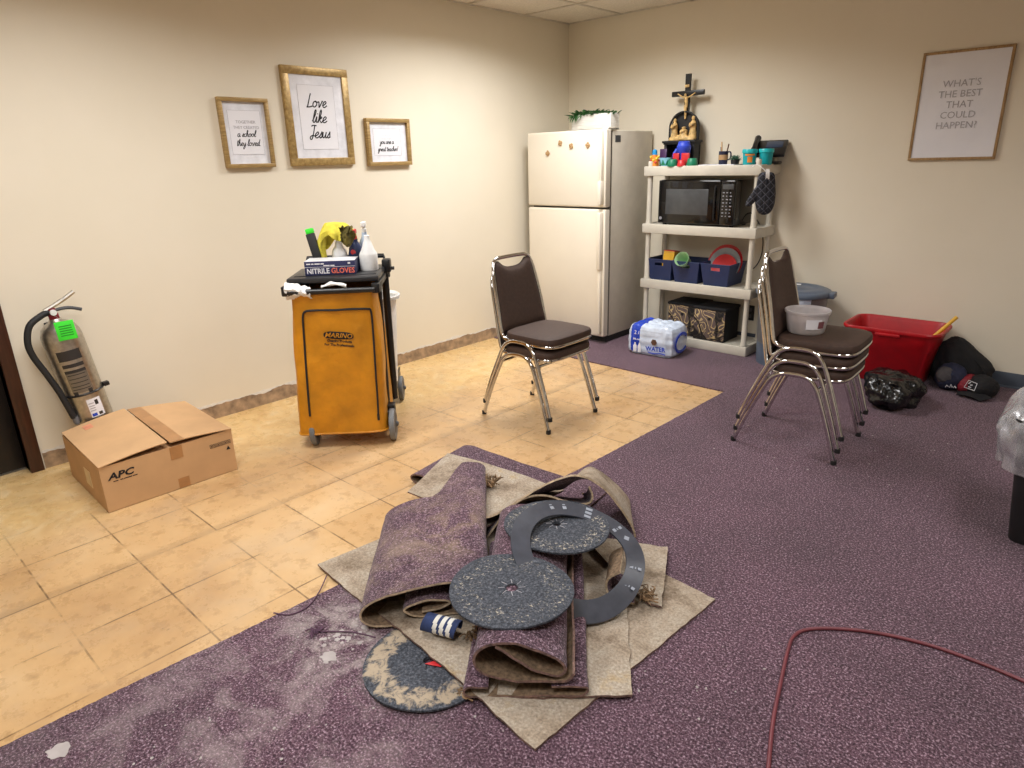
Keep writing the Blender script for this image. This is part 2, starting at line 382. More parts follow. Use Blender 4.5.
def quilt_mat():
    m, nt, b = newmat('black quilted cloth'); co = objco(nt); sep = nt.nodes.new('ShaderNodeSeparateXYZ'); nt.links.new(co, sep.inputs[0]); ds = []
    for sg in ('ADD', 'SUBTRACT'):
        f = mth(nt, 'FRACT', mth(nt, 'MULTIPLY', mth(nt, sg, sep.outputs[0], sep.outputs[2]), 19)); ds.append(mth(nt, 'ABSOLUTE', mth(nt, 'SUBTRACT', f, .5)))
    d = mth(nt, 'MINIMUM', ds[0], ds[1]); r = ramp(nt, d, [(.03, (84, 86, 98)), (.09, (24, 25, 32)), (.4, (36, 38, 47))])
    nt.links.new(r.outputs[0], b.inputs['Base Color']); b.inputs['Roughness'].default_value = .8; bump(nt, b, d, .8, .01); return m
def wood_mat(name, a, b_, sc=(40, 40, 4), rough=.45, metal=0):
    m, nt, b = newmat(name); co = objco(nt)
    mp = nt.nodes.new('ShaderNodeMapping'); mp.inputs['Scale'].default_value = sc; nt.links.new(co, mp.inputs[0])
    n = noise_n(nt, mp.outputs[0], 3, 4, .6); r = ramp(nt, n.outputs['Fac'], [(.3, a), (.7, b_)])
    nt.links.new(r.outputs[0], b.inputs['Base Color']); b.inputs['Roughness'].default_value = rough; b.inputs['Metallic'].default_value = metal; return m

m_wall = wall_mat()
m_wall2 = m_wall
m_ceil = M('white ceiling tile', (228, 220, 206), .9, var=(90, .05), bmp=(220, .4))
m_grid = M('ceiling grid metal', (205, 197, 184), .5)
m_floor = floor_mat()
m_slab = M('concrete', (150, 144, 136), .9)
m_carpet = carpet_mat('purple loop carpet', dust=[(2.25, -4.35, .75, .50, (186, 172, 170)), (2.25, -4.0, .28, .85, (214, 206, 198)), (2.7, -4.5, .5, .25, (176, 160, 160))])
m_pile = carpet_mat('purple carpet scrap pile', lighter=1.0)
m_pile_d = carpet_mat('dusty purple carpet scrap pile', dust=[(.14, .36, .26, .95, (184, 160, 124)), (-.12, .12, .34, .75, (180, 160, 136)), (.0, .5, .5, .5, (176, 154, 132)), (.05, .2, .14, 1, (206, 200, 198))])
m_back = backing_mat()
m_backd = M('brown carpet underside', (112, 92, 72), .95, var=(90, .25), bmp=(150, .5))
m_rim = M('frayed carpet edge', (116, 92, 84), .95, var=(80, .3))
m_rimlight = M('pale carpet edge', (176, 156, 130), .95, var=(80, .2))
m_base = M('slate vinyl baseboard', (74, 82, 94), .45)
m_raw = M('torn brown wallboard paper', (158, 134, 108), .95, var=(18, .22), bmp=(60, .6))
m_torn = M('torn white plaster', (226, 222, 214), .9, var=(40, .05))
m_door = M('dark door', (30, 26, 26), .4)
m_casing = wood_mat('dark brown door casing', (50, 26, 16), (74, 40, 26), (30, 30, 3), .4)
m_fridge = M('almond fridge enamel', (232, 224, 208), .38, var=(3, .012), bmp=(260, .06))
m_fside = M('textured fridge side', (204, 196, 180), .5, var=(8, .03), bmp=(300, .3))
m_gask = M('grey gasket', (96, 90, 82), .7)
m_black = M('black plastic', (22, 22, 24), .38)
m_blackg = M('black gloss', (14, 14, 16), .12, coat=.3)
m_blackm = M('black matte plastic', (30, 30, 32), .65)
m_shelf = M('putty plastic shelving', (206, 200, 186), .5, var=(10, .03))
m_chrome = chrome_mat()
m_vinyl = M('brown seat fabric', (64, 46, 37), .7, var=(60, .10), bmp=(220, .25))
m_rubber = M('black rubber', (34, 32, 32), .8)
m_white = M('white plastic', (236, 236, 234), .4)
m_paper = M('white print paper', (232, 232, 238), .65, var=(4, .015))
m_mat = M('white mat board', (226, 227, 234), .7)
m_ink = M('black ink', (26, 26, 30), .8)
m_inkg = M('grey ink', (176, 174, 180), .8)
m_gold = wood_mat('antique gold frame', (140, 112, 66), (186, 156, 102), (6, 6, 60), .45, .2)
m_gold2 = wood_mat('brass leaf frame', (138, 110, 64), (194, 164, 106), (14, 14, 14), .36, .3)
m_wood = wood_mat('natural wood frame', (136, 104, 66), (178, 146, 100), (30, 30, 8), .5)
m_bag = M('mustard vinyl bag', (198, 132, 20), .42, var=(7, .10), bmp=(9, .5, .02))
m_navy = M('navy plastic bin', (30, 46, 88), .45)
m_red = M('red plastic tub', (176, 14, 26), .4)
m_card = M('brown corrugated cardboard', (204, 164, 120), .85, var=(5, .04), bmp=(40, .1))
m_cardd = M('inside of cardboard', (168, 128, 88), .9)
m_tape = M('brown packing tape', (176, 128, 82), .3)
m_steel = M('brushed stainless steel', (186, 182, 174), .38, 1, var=(60, .08))
m_green = M('neon green tag', (60, 226, 50), .6, var=(20, .05))
m_lab_d = M('dark printed label', (44, 42, 42), .5)
m_gray = M('grey plastic', (122, 122, 124), .5)
m_grayd = M('dark grey plastic', (70, 72, 76), .5)
m_slate = M('slate blue plastic', (86, 98, 116), .45)
m_trash = M('black trash bag film', (20, 20, 22), .22, bmp=(14, .8, .02))
m_teal = M('teal tub plastic', (10, 168, 178), .4)
m_orange = M('orange label', (232, 138, 50), .5)
m_yell = M('yellow microfibre cloth', (220, 206, 74), .95, var=(40, .08), bmp=(120, .5))
m_olive = M('grimy olive cloth', (92, 82, 34), .95, var=(30, .2), bmp=(120, .5))
m_redc = M('red plastic', (204, 40, 46), .4)
m_blue = M('royal blue plastic', (52, 78, 206), .45)
m_gcup = M('green plastic', (24, 124, 90), .45)
m_lblue = M('light blue cup', (142, 206, 230), .5)
m_ivory = M('gilded resin figure', (206, 172, 112), .5, 0, var=(40, .2))
m_leaf = M('artificial leaf green', (44, 92, 40), .6, var=(30, .25))
m_leaf2 = M('blue green succulent', (80, 118, 96), .6, var=(30, .2))
m_whitewood = wood_mat('whitewashed planter wood', (212, 208, 200), (238, 235, 228), (4, 4, 40), .7)
m_lavtext = M('pale print', (210, 210, 222), .5)
m_lid = M('black lid plastic with painted sheen', (46, 46, 48), .32)  # black lightened: the gloss reflection is put into the base colour
m_mitt = quilt_mat()
m_cord = M('maroon cord jacket', (112, 52, 60), .4)
m_wrapb = M('blue printed film', (36, 70, 190), .25, var=(20, .08))
m_wrapw = M('clear shrink film over bottles', (206, 218, 236), .16, var=(16, .08), bmp=(30, .35, .006))
m_brownd = M('brown emblem', (96, 66, 50), .5)
m_film = M('clear liner film', (236, 237, 242), .2, var=(10, .04), bmp=(10, .8, .02), trans=.7, alpha=.62)
m_clear = M('cloudy tub plastic', (220, 214, 214), .3, trans=.35, alpha=.85)
m_gtape = M('navy striped webbing', (44, 58, 98), .9, var=(60, .1))
m_wstripe = M('white stripe webbing', (222, 220, 212), .9)
m_navyc = M('navy cloth', (34, 38, 62), .85, var=(30, .15), bmp=(90, .3))
m_blackc = M('black cloth', (18, 18, 22), .85, var=(30, .15), bmp=(90, .3))
m_greyc = M('grey cloth panel', (78, 74, 76), .85)
m_redd = M('dark red panel', (128, 22, 38), .6)
m_yellow = M('yellow handle paint', (226, 174, 48), .45)
m_diff = M('lit light diffuser', (255, 246, 228), .6, emit=2)
m_tire = M('grey caster tyre', (112, 114, 116), .6)
m_crumb = M('plaster crumbs', (172, 164, 162), .9)
m_fray = M('frayed jute fibre', (128, 104, 78), .95, var=(40, .3))
m_pfray = M('purple yarn', (92, 66, 84), .95)
m_glove = M('navy carton print', (38, 42, 84), .5)
m_glovet = M('white carton top', (228, 228, 232), .5)
m_salmon = M('salmon lettering', (226, 112, 92), .6)
m_wl = M('white lettering', (232, 232, 236), .6)
m_plate_g = M('grey plate', (150, 156, 160), .5)
m_mint = M('mint plastic', (166, 206, 160), .5)
m_snack = M('amber snack carton', (206, 154, 50), .6)
m_bandb = M('kraft band', (176, 142, 100), .8)
m_beadw = M('pale button print', (140, 140, 146), .6)
m_mwwin = M('microwave window mesh', (72, 74, 76), .25)

# ------------------------------------------------------------------ the room
RX, FY = 5.6, -6.6
f = MB(); f.box((-.5, FY - .1, -.12), (RX + .1, .1, 0))
struct(f.build('floor', m_floor))
# carpet with the cut edge
edge = [(1.84, FY + .01), (1.905, -5.3), (1.93, -4.86), (1.946, -4.578), (1.972, -4.275), (1.99, -3.988), (2.04, -3.3), (2.087, -2.638), (2.105, -1.9), (2.119, -1.132)]
edge2 = [(2.119, -1.132), (1.6, -1.124), (1.059, -1.114), (.5, -1.08), (.012, -1.03)]
def jit(E, amp):
    out = []
    for (a, b) in zip(E[:-1], E[1:]):
        n = max(2, int(math.dist(a, b) / .02))
        for k in range(n):
            t = k / n; x, y = a[0] + (b[0] - a[0]) * t, a[1] + (b[1] - a[1]) * t
            out.append((x + amp * nz((x * 40, y * 40, 1)), y + amp * nz((x * 40, y * 40, 5))))
    return out + [E[-1]]
poly = jit(edge, .004)[:-1] + jit(edge2, .004) + [(.012, -.012), (RX - .012, -.012), (RX - .012, FY + .012)]
mb = MB(); mb.prism(poly, .0, .007)
tag(mb.build('carpet', m_carpet), 'purple wall to wall carpet, cut away along the exposed yellow tile floor', 'carpet')
# left wall with the door opening
DY0, DY1, DZ = -5.26, -4.345, 2.05
w = MB(); w.box((-.12, DY1, -.1), (0, .1, CEIL)); w.box((-.12, FY, -.1), (0, DY0, CEIL)); w.box((-.12, DY0, DZ), (0, DY1, CEIL))
struct(w.build('wall_left', m_wall))
w = MB(); w.box((-.12, 0, -.1), (RX + .12, .12, CEIL)); struct(w.build('wall_back', m_wall2))
w = MB(); w.box((RX, FY, -.1), (RX + .12, .1, CEIL)); struct(w.build('wall_right', m_wall))
w = MB(); w.box((-.12, FY - .12, -.1), (RX + .12, FY, CEIL)); struct(w.build('wall_front', m_wall))
w = MB(); w.box((-.2, FY - .12, CEIL), (RX + .2, .12, CEIL + .1)); struct(w.build('ceiling', m_ceil))
g = MB()
for k in range(-1, 10):
    x = .522 + .61 * k
    if 0 < x < RX: g.box((x - .012, FY, CEIL - .006), (x + .012, 0, CEIL + .001))
for k in range(0, 12):
    y = -.567 - .61 * k
    if y > FY: g.box((0, y - .012, CEIL - .0065), (RX, y + .012, CEIL + .001))
g.box((0, -.022, CEIL - .006), (RX, 0, CEIL)); g.box((0, FY, CEIL - .006), (.022, 0, CEIL))
struct(g.build('trim_1', m_grid))
d = MB(); d.box((-.11, DY0, 0), (.018, DY0 + .055, DZ), .003); d.box((-.11, DY1 - .0, 0), (.018, DY1 + .058, DZ + .055), .003); d.box((-.11, DY0 - .055, DZ - .005), (.018, DY1 + .058, DZ + .055), .003)
d.box((-.11, DY0 - .055, 0), (.018, DY0 + .01, DZ + .055), .003)
struct(d.build('trim_2', m_casing))
dr = struct(MB().box((-.105, DY0 + .055, .012), (-.065, DY1 - .002, DZ - .006), .002).build('door_1', m_door))
k = MB(); k.lathe([(.0, 0), (.03, 0), (.03, .008), (.012, .012), (.012, .04), (.026, .05), (.028, .066), (.018, .076), (0, .078)], 16, mat=Matrix.Translation((-.065, DY0 + .13, .95)) @ Matrix.Rotation(pi / 2, 4, 'Y'))
k.build('door_handle', m_steel, dr)
# torn strip where the left baseboard was pulled off
def strip(y0, y1, zt, amp, x1, seed, n=260):
    out = [(y0, 0.0)] + [(y0 + (y1 - y0) * i / n, zt + amp * (nz((i * .11, seed, 0)) + .5 * nz((i * .5, seed, 3)))) for i in range(n + 1)] + [(y1, 0.0)]
    m = Matrix(((0, 0, 1, 0), (1, 0, 0, 0), (0, 1, 0, 0), (0, 0, 0, 1)))
    return MB().prism(out, .0, x1, mat=m)
bl = struct(strip(-4.28, -.7, .094, .014, .0016, 2.3).build('baseboard_left', m_torn))
strip(-4.28, -.7, .083, .016, .003, 9.1).build('torn_paper', m_raw, bl)
b = MB(); b.box((.0, -.009, .0), (RX, -.0002, .1), .003); b.box((0, -.016, 0), (RX, -.005, .018), .004)
struct(b.build('baseboard_back', m_base))
b = MB(); b.box((RX - .009, FY, .0), (RX - .0002, -.01, .1), .003); struct(b.build('baseboard_right', m_base))

# ceiling lights
for i, (x, y, sx, sy, wt) in enumerate(TROFFERS):
    t = thing('ceiling_light', ['fluorescent ceiling panel over the fridge end of the left wall', 'fluorescent ceiling panel near the dark door', 'fluorescent ceiling panel above the carpet scraps', 'dim fluorescent ceiling panel over the right side of the room'][i], 'ceiling light', (x, y, CEIL), group='ceiling lights')
    fr = MB(); a, c_ = sx / 2 + .03, sy / 2 + .03
    for lo, hi in (((-a, -c_, -.012), (a, -c_ + .03, 0)), ((-a, c_ - .03, -.012), (a, c_, 0)), ((-a, -c_ + .03, -.012), (-a + .03, c_ - .03, 0)), ((a - .03, -c_ + .03, -.012), (a, c_ - .03, 0))): fr.box(lo, hi, .002)
    fr.build('frame', m_grid, t)
    dm = m_diff
    MB().box((-sx / 2, -sy / 2, -.006), (sx / 2, sy / 2, -.002)).build('diffuser', dm, t)
    ld = bpy.data.lights.new('tube_light', 'AREA'); ld.shape = 'RECTANGLE'; ld.size = sx * .95; ld.size_y = sy * .95; ld.energy = wt; ld.spread = radians(155); ld.color = (.985, .99, 1)
    lo = bpy.data.objects.new('tube_light', ld); C.objects.link(lo); lo.parent = t; lo.location = (0, 0, -.02)

# ------------------------------------------------------------------ refrigerator
fz = .007
t = thing('refrigerator', 'almond top-freezer refrigerator standing in the corner of the two walls', 'refrigerator', (.487, -.35, fz))
MB().box((-.375, -.235, .05), (.375, .318, 1.595), .008).build('cabinet', m_fside, t)
MB().box((-.365, -.255, .0), (.365, .26, .05), .004).build('base_grille', m_blackm, t)
MB().box((-.372, -.262, .06), (.372, -.233, 1.59)).build('gasket', m_gask, t)
for nm, z0, z1 in (('freezer_door', 1.052, 1.604), ('fridge_door', .055, 1.038)):
    d = MB().box((-.385, -.318, z0), (.385, -.258, z1), .014, 3).build(nm, m_fridge, t)
    h = MB()
    if nm == 'freezer_door':
        h.box((.335, -.35, z0 + .16), (.362, -.31, z1 - .01), .008); h.box((.332, -.362, z0 + .02), (.366, -.312, z0 + .19), .010); h.box((.37, -.33, z0 + .01), (.388, -.3, z1 - .004), .005)
    else:
        h.box((.335, -.35, z0 + .03), (.362, -.31, z1 - .42), .008); h.box((.332, -.362, z1 - .45), (.366, -.312, z1 - .02), .010); h.box((.37, -.33, z0 + .01), (.388, -.3, z1 - .004), .005)
    h.build('handle', m_fridge, d)
MB().box((.33, -.3, 1.604), (.384, -.2, 1.616), .004).build('hinge_cover', m_fridge, t)
b = MB().box((.3755, -.2, 1.512), (.3765, -.13, 1.56)); lab(b.build('rating_sticker', m_grayd, t), 'grey green rating sticker')
for i, (x, z) in enumerate(((.318, 1.456), (.442, 1.526), (.548, 1.502), (.703, 1.504))):
    mg = MB(); y = -.6685
    for k in range(4):
        a = k * pi / 2 + .5 * i; mg.ball((.0105 * cos(a), 0, .0115 * sin(a)), (.0115, .0045, .0115), 8)
    mg.ball((0, -.003, 0), .006, 8)
    o = mg.build('magnet', m_bandb, None, loc=(x, y - .004, z))
    tag(o, ['small gold flower magnet, lowest and leftmost on the freezer door', 'small gold flower magnet, highest on the freezer door', 'small gold flower magnet in the middle of the freezer door', 'small gold flower magnet nearest the freezer handle'][i], 'magnet', 'magnets on the freezer door')
# planter on top
t = thing('planter', 'white wooden planter box of artificial greenery on top of the refrigerator', 'planter', (.585, -.42, 1.605 + fz))
b = MB(); b.box((-.185, -.055, 0), (.185, .055, .012), .002); b.box((-.185, -.055, .0), (.185, -.043, .118), .002); b.box((-.185, .043, 0), (.185, .055, .118), .002)
b.box((-.185, -.043, 0), (-.173, .043, .118), .002); b.box((.173, -.043, 0), (.185, .043, .118), .002)
b.build('box', m_whitewood, t)
MB().box((-.172, -.042, .012), (.172, .042, .1)).build('filler', m_blackc, t)
lf = MB(); rnd = random.Random(3)
def leaf(mb, base, d, L, wd, droop=.3, mi=0):
    d = Vector(d).normalized(); side = d.cross(Vector((0, 0, 1)));
    side = side.normalized() if side.length > .05 else Vector((1, 0, 0))
    P = Vector(base); up = side.cross(d)
    def fn(u, v):
        c = P + d * (L * v) - Vector((0, 0, 1)) * droop * L * v * v
        w_ = wd * sin(pi * min(1, .12 + v * .88)) ** .8
        return c + side * (u - .5) * w_ + up * (-.25 * w_ * (1 - abs(2 * u - 1)))
    mb.shell(fn, 2, 4, .0008, (mi, mi, mi))
for i in range(170):
    x = rnd.choice([-.17, -.14, -.02, .0, .1, .16, .05, -.08]) + rnd.uniform(-.04, .04); a = rnd.uniform(0, 2 * pi)
    tall = 1.35 if abs(x + .01) < .05 or x < -.12 else .85
    leaf(lf, (max(-.168, min(.168, x)), rnd.uniform(-.035, .035), .1), (cos(a) * .8, sin(a) * .8 - .15, rnd.uniform(.45, 1.2)), rnd.uniform(.06, .105) * tall * .95, .028, .35)
for i in range(16): leaf(lf, (-.15 + rnd.uniform(-.03, .06), -.045, .115), (rnd.uniform(-.5, .5), -.7, rnd.uniform(-.2, .3)), .07, .011, .75)
lf.build('foliage', m_leaf, t)

# ------------------------------------------------------------------ plastic shelving unit and what stands on it
SX0, SX1, SY0, SY1 = .988, 1.895, -.345, -.02
DECK = (.07, .49, .915, 1.335)
t = thing('shelving_unit', 'putty coloured plastic shelving unit with four decks against the back wall', 'shelf', ((SX0 + SX1) / 2, (SY0 + SY1) / 2, fz))
hw, hd = (SX1 - SX0) / 2, (SY1 - SY0) / 2
for zt in DECK:
    b = MB(); zb = zt - .07
    b.box((-hw, -hd, zb), (hw, -hd + .022, zt), .006); b.box((-hw, hd - .022, zb), (hw, hd, zt), .006)
    b.box((-hw, -hd + .01, zb), (-hw + .022, hd - .01, zt), .006); b.box((hw - .022, -hd + .01, zb), (hw, hd - .01, zt), .006)
    for sx in (-1, 1):
        for sy in (-1, 1): b.lathe([(.034, zb), (.034, zt)], 14, (sx * (hw - .036), sy * (hd - .036), 0))
    n = 42
    for k in range(n):
        x = -hw + .03 + (2 * hw - .06) * k / (n - 1); b.box((x - .0065, -hd + .02, zt - .014), (x + .0065, hd - .02, zt - .004))
    for y in (-.07, .07): b.box((-hw + .02, y - .008, zt - .03), (hw - .02, y + .008, zt - .01))
    b.build('deck', m_shelf, t)
for sx in (-1, 1):
    for sy in (-1, 1):
        for i in range(3):
            z0, z1 = DECK[i], DECK[i + 1] - .07
            MB().lathe([(.026, z0 - .02), (.026, z0), (.020, z0 + .02), (.0185, z1 - .04), (.022, z1)], 14, (sx * (hw - .036), sy * (hd - .036), 0)).build('post', m_shelf, t)
        MB().lathe([(.022, .0), (.024, .004), (.02, .03)], 12, (sx * (hw - .036), sy * (hd - .036), -.0)).build('foot', m_shelf, t)
        MB().lathe([(.018, 1.33), (.018, 1.366), (.015, 1.37), (0, 1.37)], 12, (sx * (hw - .036), sy * (hd - .036), 0)).build('post_cap', m_shelf, t)
TOP = DECK[3] - .004 + fz
# microwave
t = thing('microwave_oven', 'large black microwave oven on the second shelf deck from the top', 'microwave', (1.41, -.18, DECK[2] - .004 + fz))
MB().box((-.30, -.115, .012), (.305, .145, .325), .006).build('housing', m_blackg, t)
for sx in (-.27, .27):
    for y in (-.09, .11): MB().lathe([(.014, 0), (.016, .013)], 10, (sx, y, 0)).build('foot', m_rubber, t)
d = MB().box((-.30, -.145, .014), (.195, -.114, .323), .008, 3).build('door', m_blackg, t)
wn = MB().box((-.235, -.1475, .08), (.105, -.1445, .262), .001).build('window', m_mwwin, d); lab(wn, 'grey mesh window')
MB().tube([(.16, -.145, .05), (.16, -.156, .07), (.16, -.158, .16), (.16, -.156, .26), (.16, -.145, .285)], .007, 8, sub=4).build('handle', m_black, d)
MB().lathe([(.012, 0), (.012, .002), (0, .002)], 18, mat=Matrix.Translation((-.275, -.145, .05)) @ Matrix.Rotation(pi / 2, 4, 'X')).build('emblem', m_beadw, d)
p = MB().box((.197, -.145, .014), (.305, -.114, .323), .008, 3).build('control_panel', m_blackg, t)
MB().box((.212, -.1465, .262), (.292, -.1445, .296), .001).build('display', m_mwwin, p)
bt = MB()
for r in range(8):
    for c in range(3):
        bt.box((.214 + c * .027, -.1465, .236 - r * .023), (.214 + c * .027 + .015 - .004 * ((r + c) % 3), -.1449, .243 - r * .023))
bt.build('buttons', m_beadw, p)
MB().tube([(.28, .14, .1), (.34, .15, .05), (.40, .15, -.06), (.41, .15, -.2), (.37, .158, -.3), (.3, .158, -.36)], .004, 6, sub=5).build('power_cord', m_black, t)

# navy bins
def bin_thing(x, y, label):
    t = thing('storage_bin', label, 'bin', (x, y, DECK[1] - .004 + fz), group='navy bins on the third deck')
    H, a0, a1, b0, b1, th = .158, .092, .113, .115, .138, .004
    b = MB(); b.taper(0, .006, (a0, b0), (a0, b0))
    def wallq(p0, p1, q0, q1):   # bottom left, bottom right, top left, top right + thickness outward
        p0, p1, q0, q1 = map(Vector, (p0, p1, q0, q1))
        b.shell(lambda u, v: (p0.lerp(p1, u)).lerp(q0.lerp(q1, u), v), 1, 1, th, smooth=False)
    for sx in (-1, 1): wallq((sx * a0, -b0, 0), (sx * a0, b0, 0), (sx * a1, -b1, H), (sx * a1, b1, H))
    wallq((-a0, b0, 0), (a0, b0, 0), (-a1, b1, H), (a1, b1, H))
    F = lambda u, z: Vector(((-1 + 2 * u) * (a0 + (a1 - a0) * z / H), -(b0 + (b1 - b0) * z / H), z))
    for u0, u1, z0, z1 in ((0, 1, 0, .112), (0, .33, .112, .136), (.67, 1, .112, .136), (0, 1, .136, H)):
        wallq(F(u0, z0), F(u1, z0), F(u0, z1), F(u1, z1))
    r = .005
    b.tube([(-a1, -b1, H), (a1, -b1, H), (a1, b1, H), (-a1, b1, H)], r, 6, True)
    b.build('body', m_navy, t); return t
bin_thing(1.132, -.178, 'navy plastic storage bin with an amber carton, leftmost on the shelf')
bin_thing(1.362, -.185, 'navy plastic storage bin with mint packet, middle of three')
bin_thing(1.605, -.19, 'navy plastic storage bin holding red plates, rightmost on the shelf')
bz = DECK[1] + .01 + fz
t = thing('carton', 'amber snack carton sticking out of the leftmost navy bin', 'carton', (1.165, -.22, bz), rot=(radians(-6), radians(4), .15))
MB().box((-.042, -.06, 0), (.042, .06, .205), .002).build('box', m_snack, t)
MB().box((-.0425, -.061, .03), (.0425, -.0595, .19)).build('printed_panel', m_yellow, t)
MB().box((-.044, -.062, .203), (.044, .062, .207), .001).build('flap', m_redc, t)
t = thing('cup', 'mint green cup lying in the middle navy bin', 'cup', (1.335, -.235, bz + .11), rot=(radians(58), radians(18), radians(-10)))
MB().lathe([(.0, 0), (.034, 0), (.042, .04), (.054, .115), (.057, .117), (.056, .119), (.051, .114), (.039, .04), (.032, .006), (0, .006)], 22).build('body', m_mint, t)
for i, (dy, mt, R, lb) in enumerate(((0, m_redc, .135, 'red plate standing at the back of the rightmost navy bin'), (-.028, m_plate_g, .122, 'grey plate standing between the two red plates in the bin'), (-.055, m_redc, .098, 'smaller red plate in front of the grey plate in the bin'))):
    cz = R + .004 + i * .005
    t = thing('plate', lb, 'plate', (1.595 + .01 * i, -.135 + dy, bz + cz - .005), rot=(radians(72), 0, 0), group='plates in the navy bin')
    MB().lathe([(0, 0), (R * .62, 0), (R * .75, .006), (R, .014), (R, .018), (R * .73, .011), (R * .6, .005), (0, .005)], 36).build('plate_body', mt, t)
# patterned fabric cubes
for x, y, lb in ((1.335, -.155, 'black and gold agate storage cube at the back left of the bottom deck'), (1.578, -.19, 'black and gold agate storage cube standing forward, right of its twin')):
    t = thing('storage_cube', lb, 'box', (x, y, DECK[0] - .004 + fz), group='patterned storage cubes')
    MB().box((-.125, -.118, 0), (.125, .118, .238), .005).build('body', m_blackc, t)
    fp = MB().box((-.124, -.1205, .003), (.124, -.1175, .236), .001).build('front_panel', m_agate if False else agate_mat(), t)
    MB().lathe([(.007, 0), (.012, 0), (.012, .002), (.007, .002)], 16, mat=Matrix.Translation((0, -.1205, .168)) @ Matrix.Rotation(pi / 2, 4, 'X')).build('grommet', m_black, fp)
    MB().box((-.131, -.125, .236), (.131, .125, .256), .005).build('lid', m_blackc, t)

# water pack
t = thing('water_bottle_pack', 'shrink wrapped case of water bottles on the carpet before the shelf', 'bottled water', (1.318, -.60, fz), rz=.06)
def pack(u, v, A=.188, B=.142, Hh=.205):
    a = 2 * pi * u
    e = .32; x = math.copysign(abs(cos(a)) ** e, cos(a)); y = math.copysign(abs(sin(a)) ** e, sin(a))
    if v < .62:
        z = .004 + Hh * v / .62; k = 1 + .03 * sin(pi * v / .62) - (.08 if v < .04 else 0)
        rib = 1 - .035 * abs(sin(5 * a)) * (1 if v < .55 else .5) - .02 * (.5 + .5 * cos(v / .62 * 6 * pi)) - .05 * max(0, v - .45) / .17
        return Vector((x * A * k * rib, y * B * k * rib, z))
    q = (1 - v) / .38; bumpz = .014 * abs(sin(x * q * 7)) * abs(sin(y * q * 6))
    return Vector((x * A * .93 * q, y * B * .93 * q, .004 + Hh + .02 * (1 - q ** 4) + bumpz))
b = MB(); nu, nv = 96, 60
P = [[pack(i / nu, j / nv) for j in range(nv + 1)] for i in range(nu)]
vs = [p + Vector((nz(p, 22), nz(p + Vector((5, 1, 2)), 22), 0)) * .003 for r in P for p in r]; fs = []; ms = []
for i in range(nu):
    for j in range(nv):
        i2 = (i + 1) % nu; fs.append((i * (nv + 1) + j, i2 * (nv + 1) + j, i2 * (nv + 1) + j + 1, i * (nv + 1) + j + 1))
        c = (P[i][j] + P[i2][j]) / 2; ms.append(1 if -.155 < c.x < -.055 and (c.z > .02) else 0)
b.add(vs, fs, 0, True, ms); b.build('shrink_wrap', [m_wrapw, m_wrapb], t)
rr_ = MB(); ang = [radians(40 + i * 10) for i in range(29)]
rr_.tube([(.194, .095 * cos(a), .1 + .066 * sin(a)) for a in ang], .013, 6, flat=(1, 0, 0)); lab(rr_.build('printed_arc', m_wrapb, t), 'thick blue arc printed on the end')
tx = MB(); tx.text('WATER', .046, frame_mat((.06, -.1505, .062), (1, 0, .06), (0, 0, 1)), bold=.0012); tx.tube([(-.0, -.1505, .034), (.05, -.1515, .028), (.1, -.1505, .036), (.14, -.148, .03)], .004, 5, sub=4, flat=(0, 1, 0)); tx.build('lettering', m_wrapb, t)
MB().lathe([(.0, .0), (.024, 0), (.024, .003), (0, .003)], 6, mat=Matrix.Translation((.045, -.1455, .112)) @ Matrix.Rotation(pi / 2, 4, 'X')).build('emblem', m_brownd, t)
bb = MB()
for x in (-.112, -.075): bb.lathe([(0, .0), (.014, 0), (.015, .045), (.006, .06), (.006, .07), (0, .07)], 10, mat=Matrix.Translation((x, -.143, .02)) @ Matrix.Diagonal((1, .25, 1, 1)))
bb.text('2 /', .04, frame_mat((-.097, -.1495, .168), (1, 0, 0), (0, .15, 1))); bb.text('PR', .022, frame_mat((-.112, -.152, .118), (1, 0, 0), (0, 0, 1)), bold=.0006); bars(bb, (.007, .009, .007), -.094, .118, .010, -.1515); bb.build('bottle_print', m_wl, t)

# crucifix on its kneeling shrine
cy = -.112
t = thing('crucifix_shrine', 'black wooden crucifix shrine with gilded figures on top of the shelf', 'crucifix', (1.178, cy, TOP))
b = MB(); b.box((-.135, -.05, 0), (-.115, .05, .17), .003); b.box((.09, -.05, 0), (.115, .05, .17), .003); b.box((-.135, .03, 0), (.115, .05, .17)); b.box((-.13, -.05, 0), (.11, .05, .012), .002)
b.box((-.147, -.065, .165), (.127, .06, .182), .004); b.box((-.138, -.058, .155), (.118, .056, .166), .003); b.build('stand', m_blackm, t)
out = [(-.12, 0)] + [(-.0045 - .1155 * cos(pi * k / 24), .085 + .115 * sin(pi * k / 24)) for k in range(25)] + [(.111, 0)]
m_xz = lambda o: Matrix(((1, 0, 0, o[0]), (0, 0, -1, o[1]), (0, 1, 0, o[2]), (0, 0, 0, 1)))
b = MB(); b.prism(out, -.012, .0, mat=m_xz((0, .02, .182))); rim = [(x, -.008 + .02, z + .182) for x, z in out]
b.tube([(x * 1.0, .0, z + .182) for x, z in out], .008, 6); b.build('niche', m_blackm, t)
b = MB(); sl = .02
b.prism([(-.018, 0), (.018, 0), (.022, .285), (-.018, .285)], 0, .02, mat=m_xz((.0, .035, .355)) @ Matrix.Shear('XY', 4, (0, 0)))
b.box((-.125, .012, .49), (.135, .036, .526), .003); b.build('cross', m_black, t)
MB().box((-.016, .006, .548), (.018, .014, .566), .002).build('title_plate', m_ivory, t)
fg = MB()   # corpus
B0 = Vector((.0, .008, 0))
fg.tube([B0 + Vector(p) for p in ((0, 0, .487), (.0, -.002, .475), (.001, 0, .455), (.003, 0, .435), (.0, 0, .42))], [.008, .012, .013, .011, .011], 8, sub=3)
